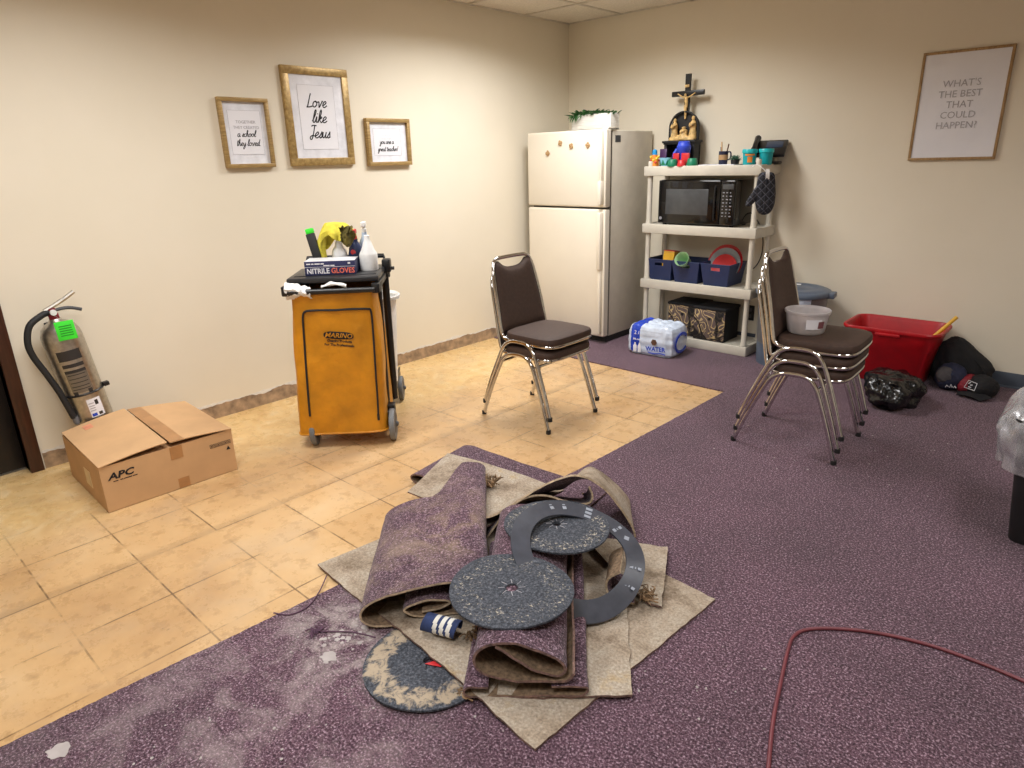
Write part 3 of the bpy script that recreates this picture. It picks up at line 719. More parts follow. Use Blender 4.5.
fg.tube([B0 + Vector(p) for p in ((0, 0, .425), (-.001, -.006, .40), (.002, -.002, .37), (.0, 0, .345), (.0, -.004, .332))], [.013, .011, .009, .007, .006], 8, sub=3)
for sx in (-1, 1): fg.tube([B0 + Vector(p) for p in ((sx * .008, 0, .478), (sx * .035, .0, .487), (sx * .062, .002, .503), (sx * .072, .002, .508))], [.006, .005, .004, .005], 6, sub=3)
fg.ball((-.004, .0, .496), (.0085, .009, .011), 8)
fg.build('figure_on_cross', m_ivory, t)
fg = MB()
for (x, h, w_) in ((-.072, .15, .026), (.078, .16, .027), (.005, .09, .036)):
    prof = [(w_ * 1.15, 0), (w_ * 1.1, .02), (w_ * .8, h * .45), (w_ * .85, h * .66), (w_ * .5, h * .78), (w_ * .32, h * .81), (w_ * .46, h * .88), (w_ * .4, h * .96), (0, h)]
    fg.lathe(prof, 12, (x, -.012, .19))
    fg.tube([(x - .02, -.02, .19 + h * .68), (x - .01, -.045, .19 + h * .55), (x + .008, -.045, .19 + h * .62), (x + .02, -.02, .19 + h * .68)], .007, 6, sub=3)
fg.tube([(-.1, -.02, .192), (0, -.035, .195), (.09, -.02, .192)], .016, 8, sub=4); fg.box((-.105, -.045, .182), (.1, .01, .194), .005)
for i in range(3): fg.ball((-.03 + .03 * i, -.03, .205), (.02, .015, .016), 8)
for v in fg.v: v += Vector((nz(v, 90), nz(v + Vector((3, 3, 3)), 90), 0)) * .002
fg.build('relief_figures', m_ivory, t)

# toys in front of the shrine
t = thing('toy_bottle', 'bubble bottle with blue cap and bright label at the shelf corner', 'toy', (1.037, -.28, TOP))
MB().lathe([(0, 0), (.032, 0), (.034, .01), (.03, .045), (.022, .07), (.02, .085), (0, .085)], 16).build('body', m_orange, t)
MB().lathe([(.012, .085), (.019, .085), (.017, .115), (.01, .122), (0, .124)], 14).build('cap', M('sky blue cap', (40, 160, 226), .4), t)
w_ = MB()
for k in range(7): a = k * .9 + 2.2; w_.ball((.027 * cos(a), .027 * sin(a), .045 + .012 * (k % 3)), .011, 8)
w_.build('blossoms', M('yellow blossoms', (250, 206, 60), .5), t)
w_ = MB()
for k in range(5): a = k * 1.2 + 3.1; w_.ball((.03 * cos(a), .03 * sin(a), .03 + .014 * (k % 2)), .009, 8)
w_.build('berry_print', m_redc, t)
t = thing('toy_packet', 'dark purple packet standing behind the blue capped bottle', 'toy', (1.085, -.235, TOP))
MB().taper(0, .125, (.025, .016), (.03, .005), r=.004).build('body', M('plum packet', (72, 40, 84), .4), t)
MB().box((-.02, -.017, .02), (.02, -.014, .06)).build('picture', m_orange, t)
def cup(name, label, x, y, z, r0, r1, h, mat, up=True, cat='cup', group=None):
    t = thing(name, label, cat, (x, y, z), group=group)
    if up: MB().lathe([(0, 0), (r0, 0), (r1, h), (r1 - .003, h), (r0 - .002, .004), (0, .004)], 20).build('cup_body', mat, t)
    else: MB().lathe([(r0, 0), (r0 + .002, .004), (r1, h * .9), (r1 * .8, h), (0, h)], 20).build('cup_body', mat, t)
    return t
t = cup('paper_cup', 'light blue cup with green triangles on the shelf top', 1.137, -.28, TOP, .038, .05, .062, m_lblue)
tr = MB()
for k in range(7):
    a = -pi / 2 + (k - 3) * .75; r = .0455; c = Vector((r * cos(a), r * sin(a), .03)); tx_ = Vector((-sin(a), cos(a), 0)); n_ = Vector((cos(a), sin(a), -.0))
    tr.add([c - tx_ * .018 - Vector((0, 0, .02)) + n_ * (-.003), c + tx_ * .018 - Vector((0, 0, .02)) + n_ * (-.003), c + Vector((0, 0, .02)) + n_ * .0045], [(0, 1, 2)])
tr.build('triangles', m_gcup, t)
cup('toy_cup', 'green toy cup upside down, left of the red dome', 1.213, -.318, TOP, .038, .031, .052, m_gcup, False, group='green toy cups')
cup('toy_cup', 'green toy cup upside down, right of the red dome', 1.36, -.30, TOP, .04, .033, .055, m_gcup, False, group='green toy cups')
t = thing('toy_dome', 'red toy dome between the two green cups', 'toy', (1.288, -.318, TOP))
MB().lathe([(.034, 0), (.034, .008), (.031, .03), (.02, .044), (0, .048)], 18).build('dome', m_redc, t)
for x, lb in ((1.218, 'small red toy block above the left green cup'), (1.293, 'larger red toy block behind the red dome')):
    w_ = .025 if x < 1.25 else .032
    o = MB().box((-w_, -.009, 0), (w_, .009, .092), .005).build('toy_block', m_redc, None, loc=(x, -.279, TOP)); tag(o, lb, 'toy', 'red toy blocks')
t = thing('toy_bucket', 'royal blue toy bucket standing in the opening of the black shrine', 'toy', (1.245, -.222, TOP))
b = MB(); b.lathe([(.042, 0), (.044, .05), (.047, .11), (.051, .115), (.051, .14), (.046, .145), (.042, .168), (.034, .174), (0, .175)], 22); b.build('body', m_blue, t)
MB().tube([(-.044, -.02, .118), (-.058, -.03, .09), (-.056, -.034, .06), (-.044, -.03, .045)], .012, 8, sub=4).build('handle', m_blue, t)
# papers, pencil mug, succulent, tubs, desk phone
t = thing('paper_stack', 'loose papers and folder lying on the shelf top under the pencil mug', 'paper', (1.55, -.2, TOP))
MB().box((-.14, -.11, 0), (.15, .1, .004)).build('folder', m_grayd, t)
MB().box((-.05, -.13, .004), (.14, .06, .008)).build('sheet', m_paper, t)
MB().box((-.13, -.12, .004), (-.06, .04, .009)).build('sheet', m_mat, t)
t = thing('pencil_mug', 'dark mug with kraft band holding pencils on the shelf top', 'mug', (1.572, -.25, TOP + .008))
MB().lathe([(0, 0), (.027, 0), (.030, .005), (.032, .088), (.029, .088), (.027, .006), (0, .006)], 20).build('body', m_navyc, t)
MB().lathe([(.0308, .03), (.0322, .03), (.0328, .064), (.0312, .064)], 20).build('kraft_band', m_bandb, t)
MB().tube([(.03, 0, .08), (.05, 0, .082), (.056, 0, .06), (.05, 0, .035), (.03, 0, .03)], .005, 6, sub=4).build('handle', m_navyc, t)
for i, (dx, dy, L, mt) in enumerate(((-.014, .0, .15, m_card), (-.02, .01, .115, m_navyc), (.012, .006, .11, m_navyc), (.02, -.006, .135, m_brownd))):
    MB().tube([(dx * .6, dy * .4, .01), (dx * 1.3 + (.012 if dx > 0 else 0), dy, L)], .0045, 6).build('pencil', mt, t)
t = thing('succulent', 'small succulent in a black pot beside the pencil mug', 'plant', (1.662, -.25, TOP + .004))
MB().lathe([(0, 0), (.026, 0), (.031, .036), (.028, .036), (.027, .03), (0, .03)], 16).build('pot', m_black, t)
lf = MB(); rnd = random.Random(5)
for i in range(26):
    a = i * 2.4; e = .15 + 1.2 * (i / 26); leaf(lf, (.006 * cos(a), .006 * sin(a), .03), (cos(a) * cos(e), sin(a) * cos(e), sin(e)), .044, .014, .1)
lf.build('leaves', m_leaf2, t)
def tub(x, y, label, withlab):
    t = thing('plastic_tub', label, 'tub', (x, y, TOP + .0), group='teal lidded tubs')
    MB().lathe([(0, 0), (.038, 0), (.04, .004), (.045, .085), (0, .085)], 26).build('body', m_teal, t)
    MB().lathe([(.045, .078), (.05, .08), (.05, .1), (.047, .104), (0, .104)], 26).build('lid', M('teal lid', (30, 186, 192), .35), t)
    if withlab:
        for z0, z1, a0, a1 in ((.062, .073, -.75, .75), (.018, .056, -.38, .38)):
            vs = []; fs = []; n = 8; A = radians(-62)
            for k in range(n + 1):
                a = A + a0 + (a1 - a0) * k / n
                for z in (z0, z1): r = .0405 + .0048 * z / .085 + .0006; vs.append((r * cos(a), r * sin(a), z))
            for k in range(n): fs.append((2 * k, 2 * k + 2, 2 * k + 3, 2 * k + 1))
            MB().add(vs, fs, 0, True).build('printed_label', m_orange, t)
    return t
tub(1.775, -.275, 'teal lidded tub with orange label on the shelf corner', True)
tub(1.868, -.225, 'plain teal lidded tub beside the post of the shelf', False)
t = thing('desk_phone', 'black desk phone standing at the right end of the shelf top', 'phone', (1.83, -.1, TOP), rz=radians(12))
b = MB(); b.box((-.08, -.06, 0), (.085, .06, .02), .006); b.taper(.015, .13, (.03, .035), (.02, .01), (0, .01), (0, .035)); b.build('stand', m_black, t)
R_ = Matrix.Translation((0, -.0, .1)) @ Matrix.Rotation(radians(38), 4, 'X')
MB().box((-.115, -.075, -.012), (.115, .085, .012), .006, mat=R_).build('body', m_black, t)
MB().box((-.02, .0, .012), (.09, .065, .0145), .002, mat=R_).build('screen', M('phone screen', (54, 66, 88), .2), t)
h = MB(); h.tube([R_ @ Vector(p) for p in ((-.085, -.075, .03), (-.085, -.03, .042), (-.085, .03, .042), (-.085, .085, .03))], [.022, .017, .017, .022], 10, sub=3); h.build('handset', m_black, t)
k = MB()
for i in range(4):
    for j in range(3): k.box((-.02 + j * .025, -.06 + i * .013, .012), (-.005 + j * .025, -.052 + i * .013, .0145), mat=R_)
k.build('keys', m_grayd, t)
# oven mitt hung from the corner post
t = thing('oven_mitt', 'black quilted oven mitt hanging from the front right shelf post', 'oven mitt', (1.945, -.375, 1.285), rz=radians(34))
b = MB()
def puff(out, c0, c1, T):
    pts = smooth_path([Vector((x, 0, z)) for x, z in out], 4, True); n = len(pts); R = 9; c0 = Vector((c0[0], 0, c0[1])); c1 = Vector((c1[0], 0, c1[1]))
    for sgn in (-1, 1):
        vs = []; fs = []
        for k in range(R + 1):
            q = k / R
            for p in pts:
                t_ = max(0, min(1, (p - c0).dot(c1 - c0) / (c1 - c0).length_squared)); c = c0.lerp(c1, t_)
                v = c.lerp(p, q); th = T * sqrt(max(0, 1 - q ** 3)); qu = .006 * min(abs(sin((v.x + v.z) * 62)), abs(sin((v.x - v.z) * 62))) if k < R else 0
                vs.append((v.x, sgn * (th + qu), v.z))
        for k in range(R):
            for i in range(n): j = (i + 1) % n; fs.append((k * n + i, k * n + j, (k + 1) * n + j, (k + 1) * n + i))
        b.add(vs, fs, 0, True)
puff([(-.045, .0), (.0, .01), (.048, 0), (.062, -.06), (.07, -.13), (.068, -.2), (.045, -.252), (.0, -.265), (-.035, -.245), (-.055, -.19), (-.062, -.12), (-.056, -.06)], (0, -.04), (0, -.21), .022)
puff([(-.03, -.06), (-.062, -.085), (-.088, -.13), (-.112, -.17), (-.116, -.198), (-.1, -.212), (-.078, -.2), (-.05, -.17), (-.02, -.12)], (-.04, -.09), (-.095, -.19), .016)
b.build('mitt', m_mitt, t)
MB().tube([(.0, -.0, .008), (-.02, .006, .03), (-.045, .016, .05), (-.062, .03, .06), (-.085, .045, .045)], .0028, 6, sub=4).build('loop', m_white, t)
MB().shell(lambda u, v: (-.012 + .024 * u + .004 * v, -.024 - .006 * sin(v * 3), .03 - .065 * v), 2, 5, .001).build('care_tag', m_white, t)

# ------------------------------------------------------------------ framed prints
def framed(name, label, loc, rz, w, h, fw, depth, fmat, mat_w, lines, hand, plain, group, mat_col, recess=.012):
    """origin = lower left of the frame on the wall; local -y faces the room"""
    t = thing(name, label, 'picture', loc, rz, group)
    fr = MB()
    for lo, hi in (((0, -depth, 0), (w, 0, fw)), ((0, -depth, h - fw), (w, 0, h)), ((0, -depth, fw), (fw, 0, h - fw)), ((w - fw, -depth, fw), (w, 0, h - fw))): fr.box(lo, hi, .002)
    fr.build('frame', fmat, t)
    y = -(depth - recess)
    MB().box((fw - .002, y, fw - .002), (w - fw + .002, -.001, h - fw + .002)).build('print', m_paper if not mat_w else m_mat, t)
    if mat_w:
        ins = MB(); ml, mr, mb_, mt_ = mat_w
        ins.box((fw + ml, y - .0012, fw + mb_), (w - fw - mr, y, h - fw - mt_), 0); lab(ins.build('inner_sheet', m_paper, t), 'inner sheet with a fine outline')
        e = MB(); x0, x1, z0, z1 = fw + ml, w - fw - mr, fw + mb_, h - fw - mt_
        for a, b_ in (((x0, z0), (x1, z0)), ((x1, z0), (x1, z1)), ((x1, z1), (x0, z1)), ((x0, z1), (x0, z0))):
            e.box((min(a[0], b_[0]) - .0007, y - .0016, min(a[1], b_[1]) - .0007), (max(a[0], b_[0]) + .0007, y - .0010, max(a[1], b_[1]) + .0007))
        e.build('mat_edge', m_inkg, t)
    if hand:
        mb = MB()
        for (txt, xh, sw, x, z) in hand: script(mb, txt, xh, sw, (x, y - .002, z))
        mb.build('handwritten_words', m_ink, t)
    if plain:
        mb = MB()
        for (txt, sz, x, z, sx, sh) in plain: mb.text(txt, sz, frame_mat((x, y - .002, z), (1, 0, 0), (0, 0, 1)), sx=sx, shear=sh)
        mb.build('printed_words', m_inkg, t)
    return t
L90 = pi / 2
framed('framed_print', 'framed print reading a school they loved, leftmost of three on the left wall', (0, -3.110, 1.414), L90, .293, .37, .021, .032, m_gold, (.03, .03, .05, .045), None,
       [('a school', .0165, .0019, .145, .166), ('they loved.', .0165, .0019, .150, .118)], [('TOGETHER', .023, .150, .243, 1.0, 0), ('THEY CREATED', .023, .150, .214, .95, 0)], 'framed prints on the left wall', m_mat, .02)
framed('framed_print', 'large brass framed print with a three line handwritten message, middle of three', (0, -2.708, 1.415), L90, .450, .556, .044, .026, m_gold2, (.05, .064, .05, .055), None,
       [('Love', .034, .0036, .215, .335), ('like', .034, .0036, .222, .248), ('Jesus', .034, .0036, .215, .160)], None, 'framed prints on the left wall', m_mat, .01)
framed('framed_print', 'small framed print reading you are a great teacher, rightmost of three', (0, -2.150, 1.402), L90, .356, .295, .024, .034, m_gold, (.035, .05, .04, .04), None,
       [('you are a', .0145, .0021, .165, .138), ('great teacher!', .0145, .0021, .17, .092)], [('-  - -  -', .016, .165, .190, 1.4, 0), ('- --  - ---', .016, .165, .170, 1.4, 0)], 'framed prints on the left wall', m_mat, .022)
framed('framed_print', "wooden framed poster reading WHAT'S THE BEST THAT COULD HAPPEN on the back wall", (2.683, 0, 1.346), 0, .453, .606, .015, .018, m_wood, None, None, None,
       [(s_, .054, .222 + dx, .424 - .0575 * i, .97, .0) for i, (s_, dx) in enumerate((("WHAT'S", .0), ('THE BEST', .0), ('THAT', .005), ('COULD', .005), ('HAPPEN?', .005)))], None, m_mat, .006)

# ------------------------------------------------------------------ wall outlet
t = thing('wall_outlet', 'dark wall outlet behind the shelving unit near the floor', 'outlet', (1.755, 0, .2))
MB().box((-.036, -.006, 0), (.036, 0, .115), .002).build('plate', m_blackm, t)
for z in (.032, .083): MB().box((-.017, -.009, z - .014), (.017, -.005, z + .014), .004).build('socket', m_grayd, t)

# ------------------------------------------------------------------ fire extinguisher on its wall bracket
t = thing('fire_extinguisher', 'silver fire extinguisher with black hose hanging on the left wall', 'fire extinguisher', (.112, -4.046, .232), rot=(radians(7.0), 0, 0))
MB().lathe([(0, .012), (.06, .004), (.082, 0), (.0875, .006), (.0875, .43), (.084, .462), (.072, .488), (.052, .507), (.03, .518), (.024, .53), (0, .53)], 36).build('cylinder', m_steel, t)
MB().lathe([(.022, .525), (.022, .552), (.017, .556), (.017, .578), (0, .578)], 16).build('valve', m_redd, t)
b = MB(); b.tube([(0, -.03, .574), (.0, .03, .594), (.005, .075, .612), (.008, .115, .632)], .010, 8, sub=3); b.tube([(0, -.03, .574), (0, -.04, .56)], .008, 6); b.build('lever', m_steel, t)
b = MB(); b.tube([(0, -.02, .565), (.0, .04, .567), (.005, .08, .560), (.008, .12, .540)], .008, 8, sub=3); b.build('carry_handle', m_grayd, t)
MB().lathe([(.014, 0), (.014, .012), (0, .013)], 14, mat=Matrix.Translation((.016, 0, .562)) @ Matrix.Rotation(pi / 2, 4, 'Y')).build('gauge', m_white, t)
MB().tube([(0, -.012, .565), (.012, -.05, .56), (.02, -.11, .53), (.02, -.142, .46), (.02, -.144, .39), (.03, -.125, .30), (.04, -.106, .2), (.046, -.096, .11), (.048, -.090, .05)], .0145, 10, sub=6).build('hose', m_blackm, t)
MB().lathe([(.011, 0), (.014, .012), (.014, .04), (0, .04)], 12, (.048, -.087, .015)).build('nozzle', m_gray, t)
def band(z0, z1, a0, a1, mat, nm, r=.0882, lb=None, n=14):
    vs = []; fs = []
    for k in range(n + 1):
        a = a0 + (a1 - a0) * k / n
        for z in (z0, z1): vs.append((r * cos(a), r * sin(a), z))
    for k in range(n): fs.append((2 * k, 2 * k + 2, 2 * k + 3, 2 * k + 1))
    o = MB().add(vs, fs, 0, True).build(nm, mat, t)
    if lb: lab(o, lb)
    return o
AC = radians(-10)
band(.335, .385, AC - .62, AC + .55, m_lab_d, 'dark_label', lb='dark printed label band')
band(.300, .318, AC - .56, AC + .5, m_lab_d, 'dark_label'); band(.272, .287, AC - .56, AC + .5, m_lab_d, 'dark_label')
band(.168, .272, AC - .56, AC + .5, M('silver label', (128, 122, 112), .4, .6), 'silver_label', .0880)
for z in (.26, .24, .22, .2, .185): band(z, z + .004, AC - .48, AC + .4, m_lab_d, 'label_line', .0884)
band(.158, .176, AC - .52, AC - .30, m_lab_d, 'icon'); band(.158, .18, AC + .22, AC + .44, m_lab_d, 'icon')
band(.03, .125, AC - .1, AC + .62, m_paper, 'white_label', lb='white inspection label')
band(.035, .05, AC - .05, AC + .2, m_wrapb, 'label_icon', .0885); band(.035, .05, AC + .3, AC + .5, m_lab_d, 'label_icon', .0885); band(.09, .115, AC + .28, AC + .46, m_lab_d, 'label_icon', .0885)
for z in (.062, .074, .086, .1): band(z, z + .005, AC - .05, AC + .22, m_inkg, 'label_line', .0885)
b = MB(); b.tube([(-.088, -.06, .155)] + [(.0905 * cos(a), .0905 * sin(a), .155) for a in [radians(-125 + 250 * k / 20) for k in range(21)]] + [(-.088, .06, .155)], .005, 6); b.box((.02, .084, .15), (.05, .11, .17), .003); b.build('strap', m_black, t)
b = MB(); b.box((-.1105, -.03, .05), (-.088, .03, .5), .002); b.build('wall_bracket', m_blackm, t)
G = frame_mat((.104, .004, .525), (.12, 1, -.0), (-.10, .0, 1))
g = MB(); g.box((-.036, -.085, -.0008), (.042, .004, .0008), .0006, mat=G @ Matrix.Rotation(radians(-4), 4, 'Z')); g.build('service_tag', m_green, t)
MB().tube([(.02, -.005, .55), (.06, .0, .545), (.104, .004, .523)], .001, 5).build('tag_wire', m_steel, t)
g = MB()
for k in range(5): g.box((-.022, -.022 - k * .011, .0009), (.03, -.017 - k * .011, .0013), mat=G @ Matrix.Rotation(radians(-4), 4, 'Z'))
g.build('tag_print', M('dark green print', (26, 140, 30), .7), t)

# ------------------------------------------------------------------ cardboard box
BW, BD, BH, th = .58, .565, .214, .005
t = thing('cardboard_box', 'brown cardboard box with half open flaps on the tile floor below the extinguisher', 'box', (.775, -3.942, 0), rz=L90 - .025)
# local: x along the front (left..right), -y faces the room, y goes back to the wall
b = MB(); b.box((-BW / 2, 0, 0), (BW / 2, th, BH)); b.box((-BW / 2, BD - th, 0), (BW / 2, BD, BH)); b.box((-BW / 2, th, 0), (-BW / 2 + th, BD - th, BH)); b.box((BW / 2 - th, th, 0), (BW / 2, BD - th, BH)); b.box((-BW / 2, 0, 0), (BW / 2, BD, .004))
b.build('body', m_card, t)
b = MB(); b.shell(lambda u, v: (-BW / 2 + .01 + (BW - .02) * u, .006 + .19 * v, BH - .004 - .012 * v), 2, 2, .004); b.shell(lambda u, v: (-BW / 2 + .01 + (BW - .02) * u, BD - .006 - .19 * v, BH - .004 - .01 * v), 2, 2, .004); b.build('inner_flap', m_cardd, t)
def flapL(u, v):   # hinged on the left side
    x = -BW / 2 + .286 * u; return Vector((x, .0 + BD * v - .004, BH + .003 + .026 * sin(u * 1.5) + .018 * v * u * .9 + .010 * v))
def flapR(u, v):
    x = BW / 2 - .282 * u; return Vector((x, .0 + BD * v - .004, BH + .003 + .020 * sin(u * 1.6) + .034 * v * (.3 + u * .35)))
MB().shell(flapL, 8, 8, .004).build('flap', m_card, t); MB().shell(flapR, 8, 8, .004).build('flap', m_card, t)
tp = MB(); tp.box((.0, -.0012, BH - .062), (.055, -.0002, BH - .001)); tp.box((.012, -.0012, .004), (.062, -.0002, .052)); lab(tp.build('tape', m_tape, t), 'strips of brown packing tape')
tp = MB(); tp.shell(lambda u, v: flapR(1 - .22 * u, v) + Vector((0, 0, .0028)), 3, 8, .0008); tp.build('tape', m_tape, t)
tp = MB(); tp.shell(lambda u, v: flapL(.28 + .13 * u, .83 + .10 * v) + Vector((0, 0, .0028)), 2, 2, .0008); lab(tp.build('sticker', M('faded pink sticker', (226, 150, 116), .6), t), 'faded pink sticker')
tx = MB(); tx.text('APC', .042, frame_mat((-.212, -.0008, .160), (1, 0, .0), (0, 0, 1)), shear=.22, bold=.0014, sx=1.28); tx.box((-.246, -.0008, .1345), (-.226, -.0002, .1385)); bars(tx, (.012, .034, .02), -.218, .1365, .004, -.0002)
tx.build('lettering', m_ink, t)
ic = MB()
for k in range(6):
    x = .178 + k * .017; ic.box((x, -.0008, .148), (x + .014, -.0002, .150)); ic.box((x, -.0008, .164), (x + .014, -.0002, .166)); ic.box((x, -.0008, .148), (x + .002, -.0002, .166)); ic.box((x + .012, -.0008, .148), (x + .014, -.0002, .166))
    ic.box((x + .005, -.0008, .152), (x + .009, -.0002, .161))
ic.prism([(.252, .118), (.272, .118), (.262, .138)], .0002, .0008, mat=Matrix(((1, 0, 0, 0), (0, 0, -1, 0), (0, 1, 0, 0), (0, 0, 0, 1))))
ic.build('shipping_symbols', m_ink, t)
sd = MB(); sd.box((-BW / 2 - .001, .18, .06), (-BW / 2, .27, .14)); lab(sd.build('side_label', M('cream label', (226, 202, 160), .7), t), 'cream paper label on the side')

# ------------------------------------------------------------------ janitor cart
t = thing('janitor_cart', 'black janitor cart with a mustard yellow vinyl bag on the tile floor', 'cart', (.982, -3.11, 0), rz=radians(47.07))
cart_t = t
b = MB(); b.box((-.2, .04, .13), (.2, .78, .165), .008); b.box((-.2, .34, .165), (-.19, .78, .19), .003); b.box((.19, .34, .165), (.2, .78, .19), .003); b.build('platform', m_black, t)
def wheel(x, y, R, nm='wheel'):
    w_ = MB().lathe([(R * .55, -.012), (R * .8, -.016), (R * .97, -.013), (R, -.006), (R, .006), (R * .97, .013), (R * .8, .016), (R * .55, .012)], 28, mat=Matrix.Translation((x, y, R)) @ Matrix.Rotation(pi / 2, 4, 'Y')).build(nm, m_tire, t)
    MB().lathe([(0, -.014), (R * .57, -.014), (R * .57, .014), (R * .2, .018), (R * .12, .03), (0, .03)], 20, mat=Matrix.Translation((x, y, R)) @ Matrix.Rotation(pi / 2, 4, 'Y')).build('hub', m_grayd, w_)
wheel(-.200, .05, .085); wheel(.212, .06, .087); wheel(.205, .70, .076); wheel(-.195, .70, .076)
MB().tube([(-.2, .05, .087), (.236, .06, .087)], .008, 8).build('axle', m_grayd, t)
for sx in (-1, 1):
    b = MB(); b.box((sx * .2 - .022, .685, .075), (sx * .2 + .022, .715, .14), .004); b.build('caster_fork', m_grayd, t)
for sx in (-1, 1):
    x = .205 * sx
    MB().tube([(x, .3, .15), (x * 1.01, .295, .5), (x * 1.03, .28, .88)], .020, 10, sub=3).build('post', m_black, t)
    MB().tube([(x * .9, .14, .14), (x * .92, .14, .5), (x * .95, .14, .835)], .012, 8, sub=3).build('post', m_black, t)
    MB().box((x - .022, .07, .10), (x + .022, .13, .19), .006).build('axle_bracket', m_black, t)
b = MB(); b.box((-.235, -.035, .835), (-.205, .33, .868), .006); b.box((.19, -.035, .835), (.22, .33, .868), .006); b.box((-.235, .3, .835), (.235, .335, .868), .006); b.tube([(-.235, -.058, .838), (.195, -.058, .838)], .014, 10); b.box((-.25, -.065, .82), (-.21, -.02, .868), .006); b.box((.18, -.065, .82), (.22, -.02, .868), .006); b.build('bag_rim', m_black, t)
b = MB(); b.box((-.228, -.03, .872), (.215, .3, .9), .008); b.box((-.205, .3, .872), (.205, .40, .896), .008); b.build('lid', m_lid, t)
b = MB(); b.box((-.2, .02, .8995), (.2, .27, .9035), .003); b.build('lid_panel', m_lid, t)
b = MB(); b.box((.2, .27, .865), (.245, .34, .935), .008); b.tube([(.222, .3, .885), (.262, .3, .885)], .009, 8); b.build('handle_knob', m_black, t)
MB().tube([(-.21, .36, .9), (-.21, .4, .94), (.2, .4, .94), (.21, .36, .9)], .012, 10).build('push_handle', m_black, t)
# the bag
def bag_half(z):
    s_ = (z - .1) / .72; return .205 + .025 * sin(pi * min(1, max(0, 1 - s_))) * (1 if s_ > 0 else 1) + .0
def bag_pt(a, z):
    s_ = (z - .1) / .72; hw_ = .207 + .030 * (1 - s_)
    hd_ = .172 - .012 * (1 - s_)
    e = .30; x = math.copysign(abs(cos(a)) ** e, cos(a)) * hw_; y = math.copysign(abs(sin(a)) ** e, sin(a)) * hd_ + .130
    p = Vector((x - .020 - .020 * (1 - s_), y, z))
    k = .012 * nz((p.x * 5, p.y * 5, z * 3)) + .007 * nz((p.x * 14 + 3, p.y * 14, z * 6)) + .004 * sin(22 * x + 9 * z) * max(0, s_ - .6)
    return Vector((p.x + (k if abs(cos(a)) > .8 else 0), p.y + (-k if sin(a) < 0 else k), z))
b = MB(); nu, nv = 120, 50; vs = []; fs = []
for i in range(nu):
    for j in range(nv + 1): vs.append(bag_pt(2 * pi * i / nu, .082 + .753 * j / nv))
for i in range(nu):
    i2 = (i + 1) % nu
    for j in range(nv): fs.append((i * (nv + 1) + j, i2 * (nv + 1) + j, i2 * (nv + 1) + j + 1, i * (nv + 1) + j + 1))
fs.append([i * (nv + 1) for i in range(nu)][::-1])
b.add(vs, fs, 0, True); b.tube([bag_pt(2 * pi * i / nu, .084) for i in range(nu)], .006, 6, True); bag = b.build('bag', m_bag, t)
def on_bag(x, z, off=.003):   # a point on the front of the bag
    best = None
    for k in range(1, 240):
        p = bag_pt(pi + pi * k / 240, z)
        if best is None or abs(p.x - x) < abs(best.x - x): best = p
    return Vector((x, best.y - off, z))
zp = [(-.197, .19), (-.192, .3), (-.182, .5), (-.172, .66), (-.165, .72), (-.148, .742), (-.1, .745), (0, .742), (.1, .742), (.148, .738), (.163, .72), (.163, .6), (.16, .45), (.155, .3), (.15, .17)]
zz = smooth_path([Vector((x, 0, z)) for x, z in zp], 5)
MB().tube([on_bag(p.x, p.z) for p in zz], .0055, 6).build('zipper', m_blackm, bag)
MB().box(on_bag(.15, .17) - Vector((.006, .006, .025)), on_bag(.15, .17) + Vector((.006, .004, .01)), .002).build('zipper_pull', m_black, bag)
def decal(mb, src, cx, cz, off, mi=0):
    tmp = MB(); src(tmp)
    for v in tmp.v:
        p = on_bag(v.x + cx, v.z + cz, off - v.y * .0); v.x, v.y, v.z = p.x, p.y + v.y * .3, p.z
    mb.add(tmp.v, tmp.f, mi)
FM = frame_mat((0, 0, 0), (1, 0, -.12), (.0, 0, 1))
lg = MB()
def ell(m): m.prism([(.073 * math.copysign(abs(cos(a)) ** .6, cos(a)), .019 * math.copysign(abs(sin(a)) ** .7, sin(a))) for a in [2 * pi * k / 40 for k in range(40)]], 0, .001, mat=FM)
decal(lg, ell, -.005, .612, .0035); decal(lg, lambda m: m.text('Cleaning Products', .0165, FM, bold=.0006), -.004, .582, .003); decal(lg, lambda m: m.text('For The Professionals', .0165, FM, bold=.0006), -.006, .562, .003)
lg.build('logo', m_ink, bag)
lg = MB(); decal(lg, lambda m: m.text('MARINO', .034, FM, shear=.25, bold=.0004), -.005, .612, .0085); lg.build('logo_lettering', m_bag, bag)
# white liner puffing over the rim at the left
b = MB()
def liner(u, v):
    x = -.232 + .12 * u; a = v * pi * 1.1
    return Vector((x, -.046 - .026 * sin(a), .885 - .085 * v + .006 * sin(u * pi) - .03 * u * (1 - v))) + Vector((nz((u * 6, v * 4, 1)), nz((u * 6, v * 5, 7)), nz((u * 7, v * 4, 3)))) * .010
b.shell(liner, 22, 12, .001); b.shell(lambda u, v: Vector((-.06 + .12 * u, -.048 - .01 * sin(v * 3), .866 + .014 * sin(u * pi) - .016 * v)) + Vector((0, 0, nz((u * 4, v * 3, 9)) * .006)), 12, 5, .001)
b.shell(lambda u, v: Vector((-.17 + .13 * u, -.0225 - .012 * v, .826 - .048 * v * sin(pi * (.08 + .84 * u)) + .0)) + Vector((0, nz((u * 6, v * 5, 2)) * .005, 0)), 14, 6, .001); b.build('bag_liner', m_white, t)
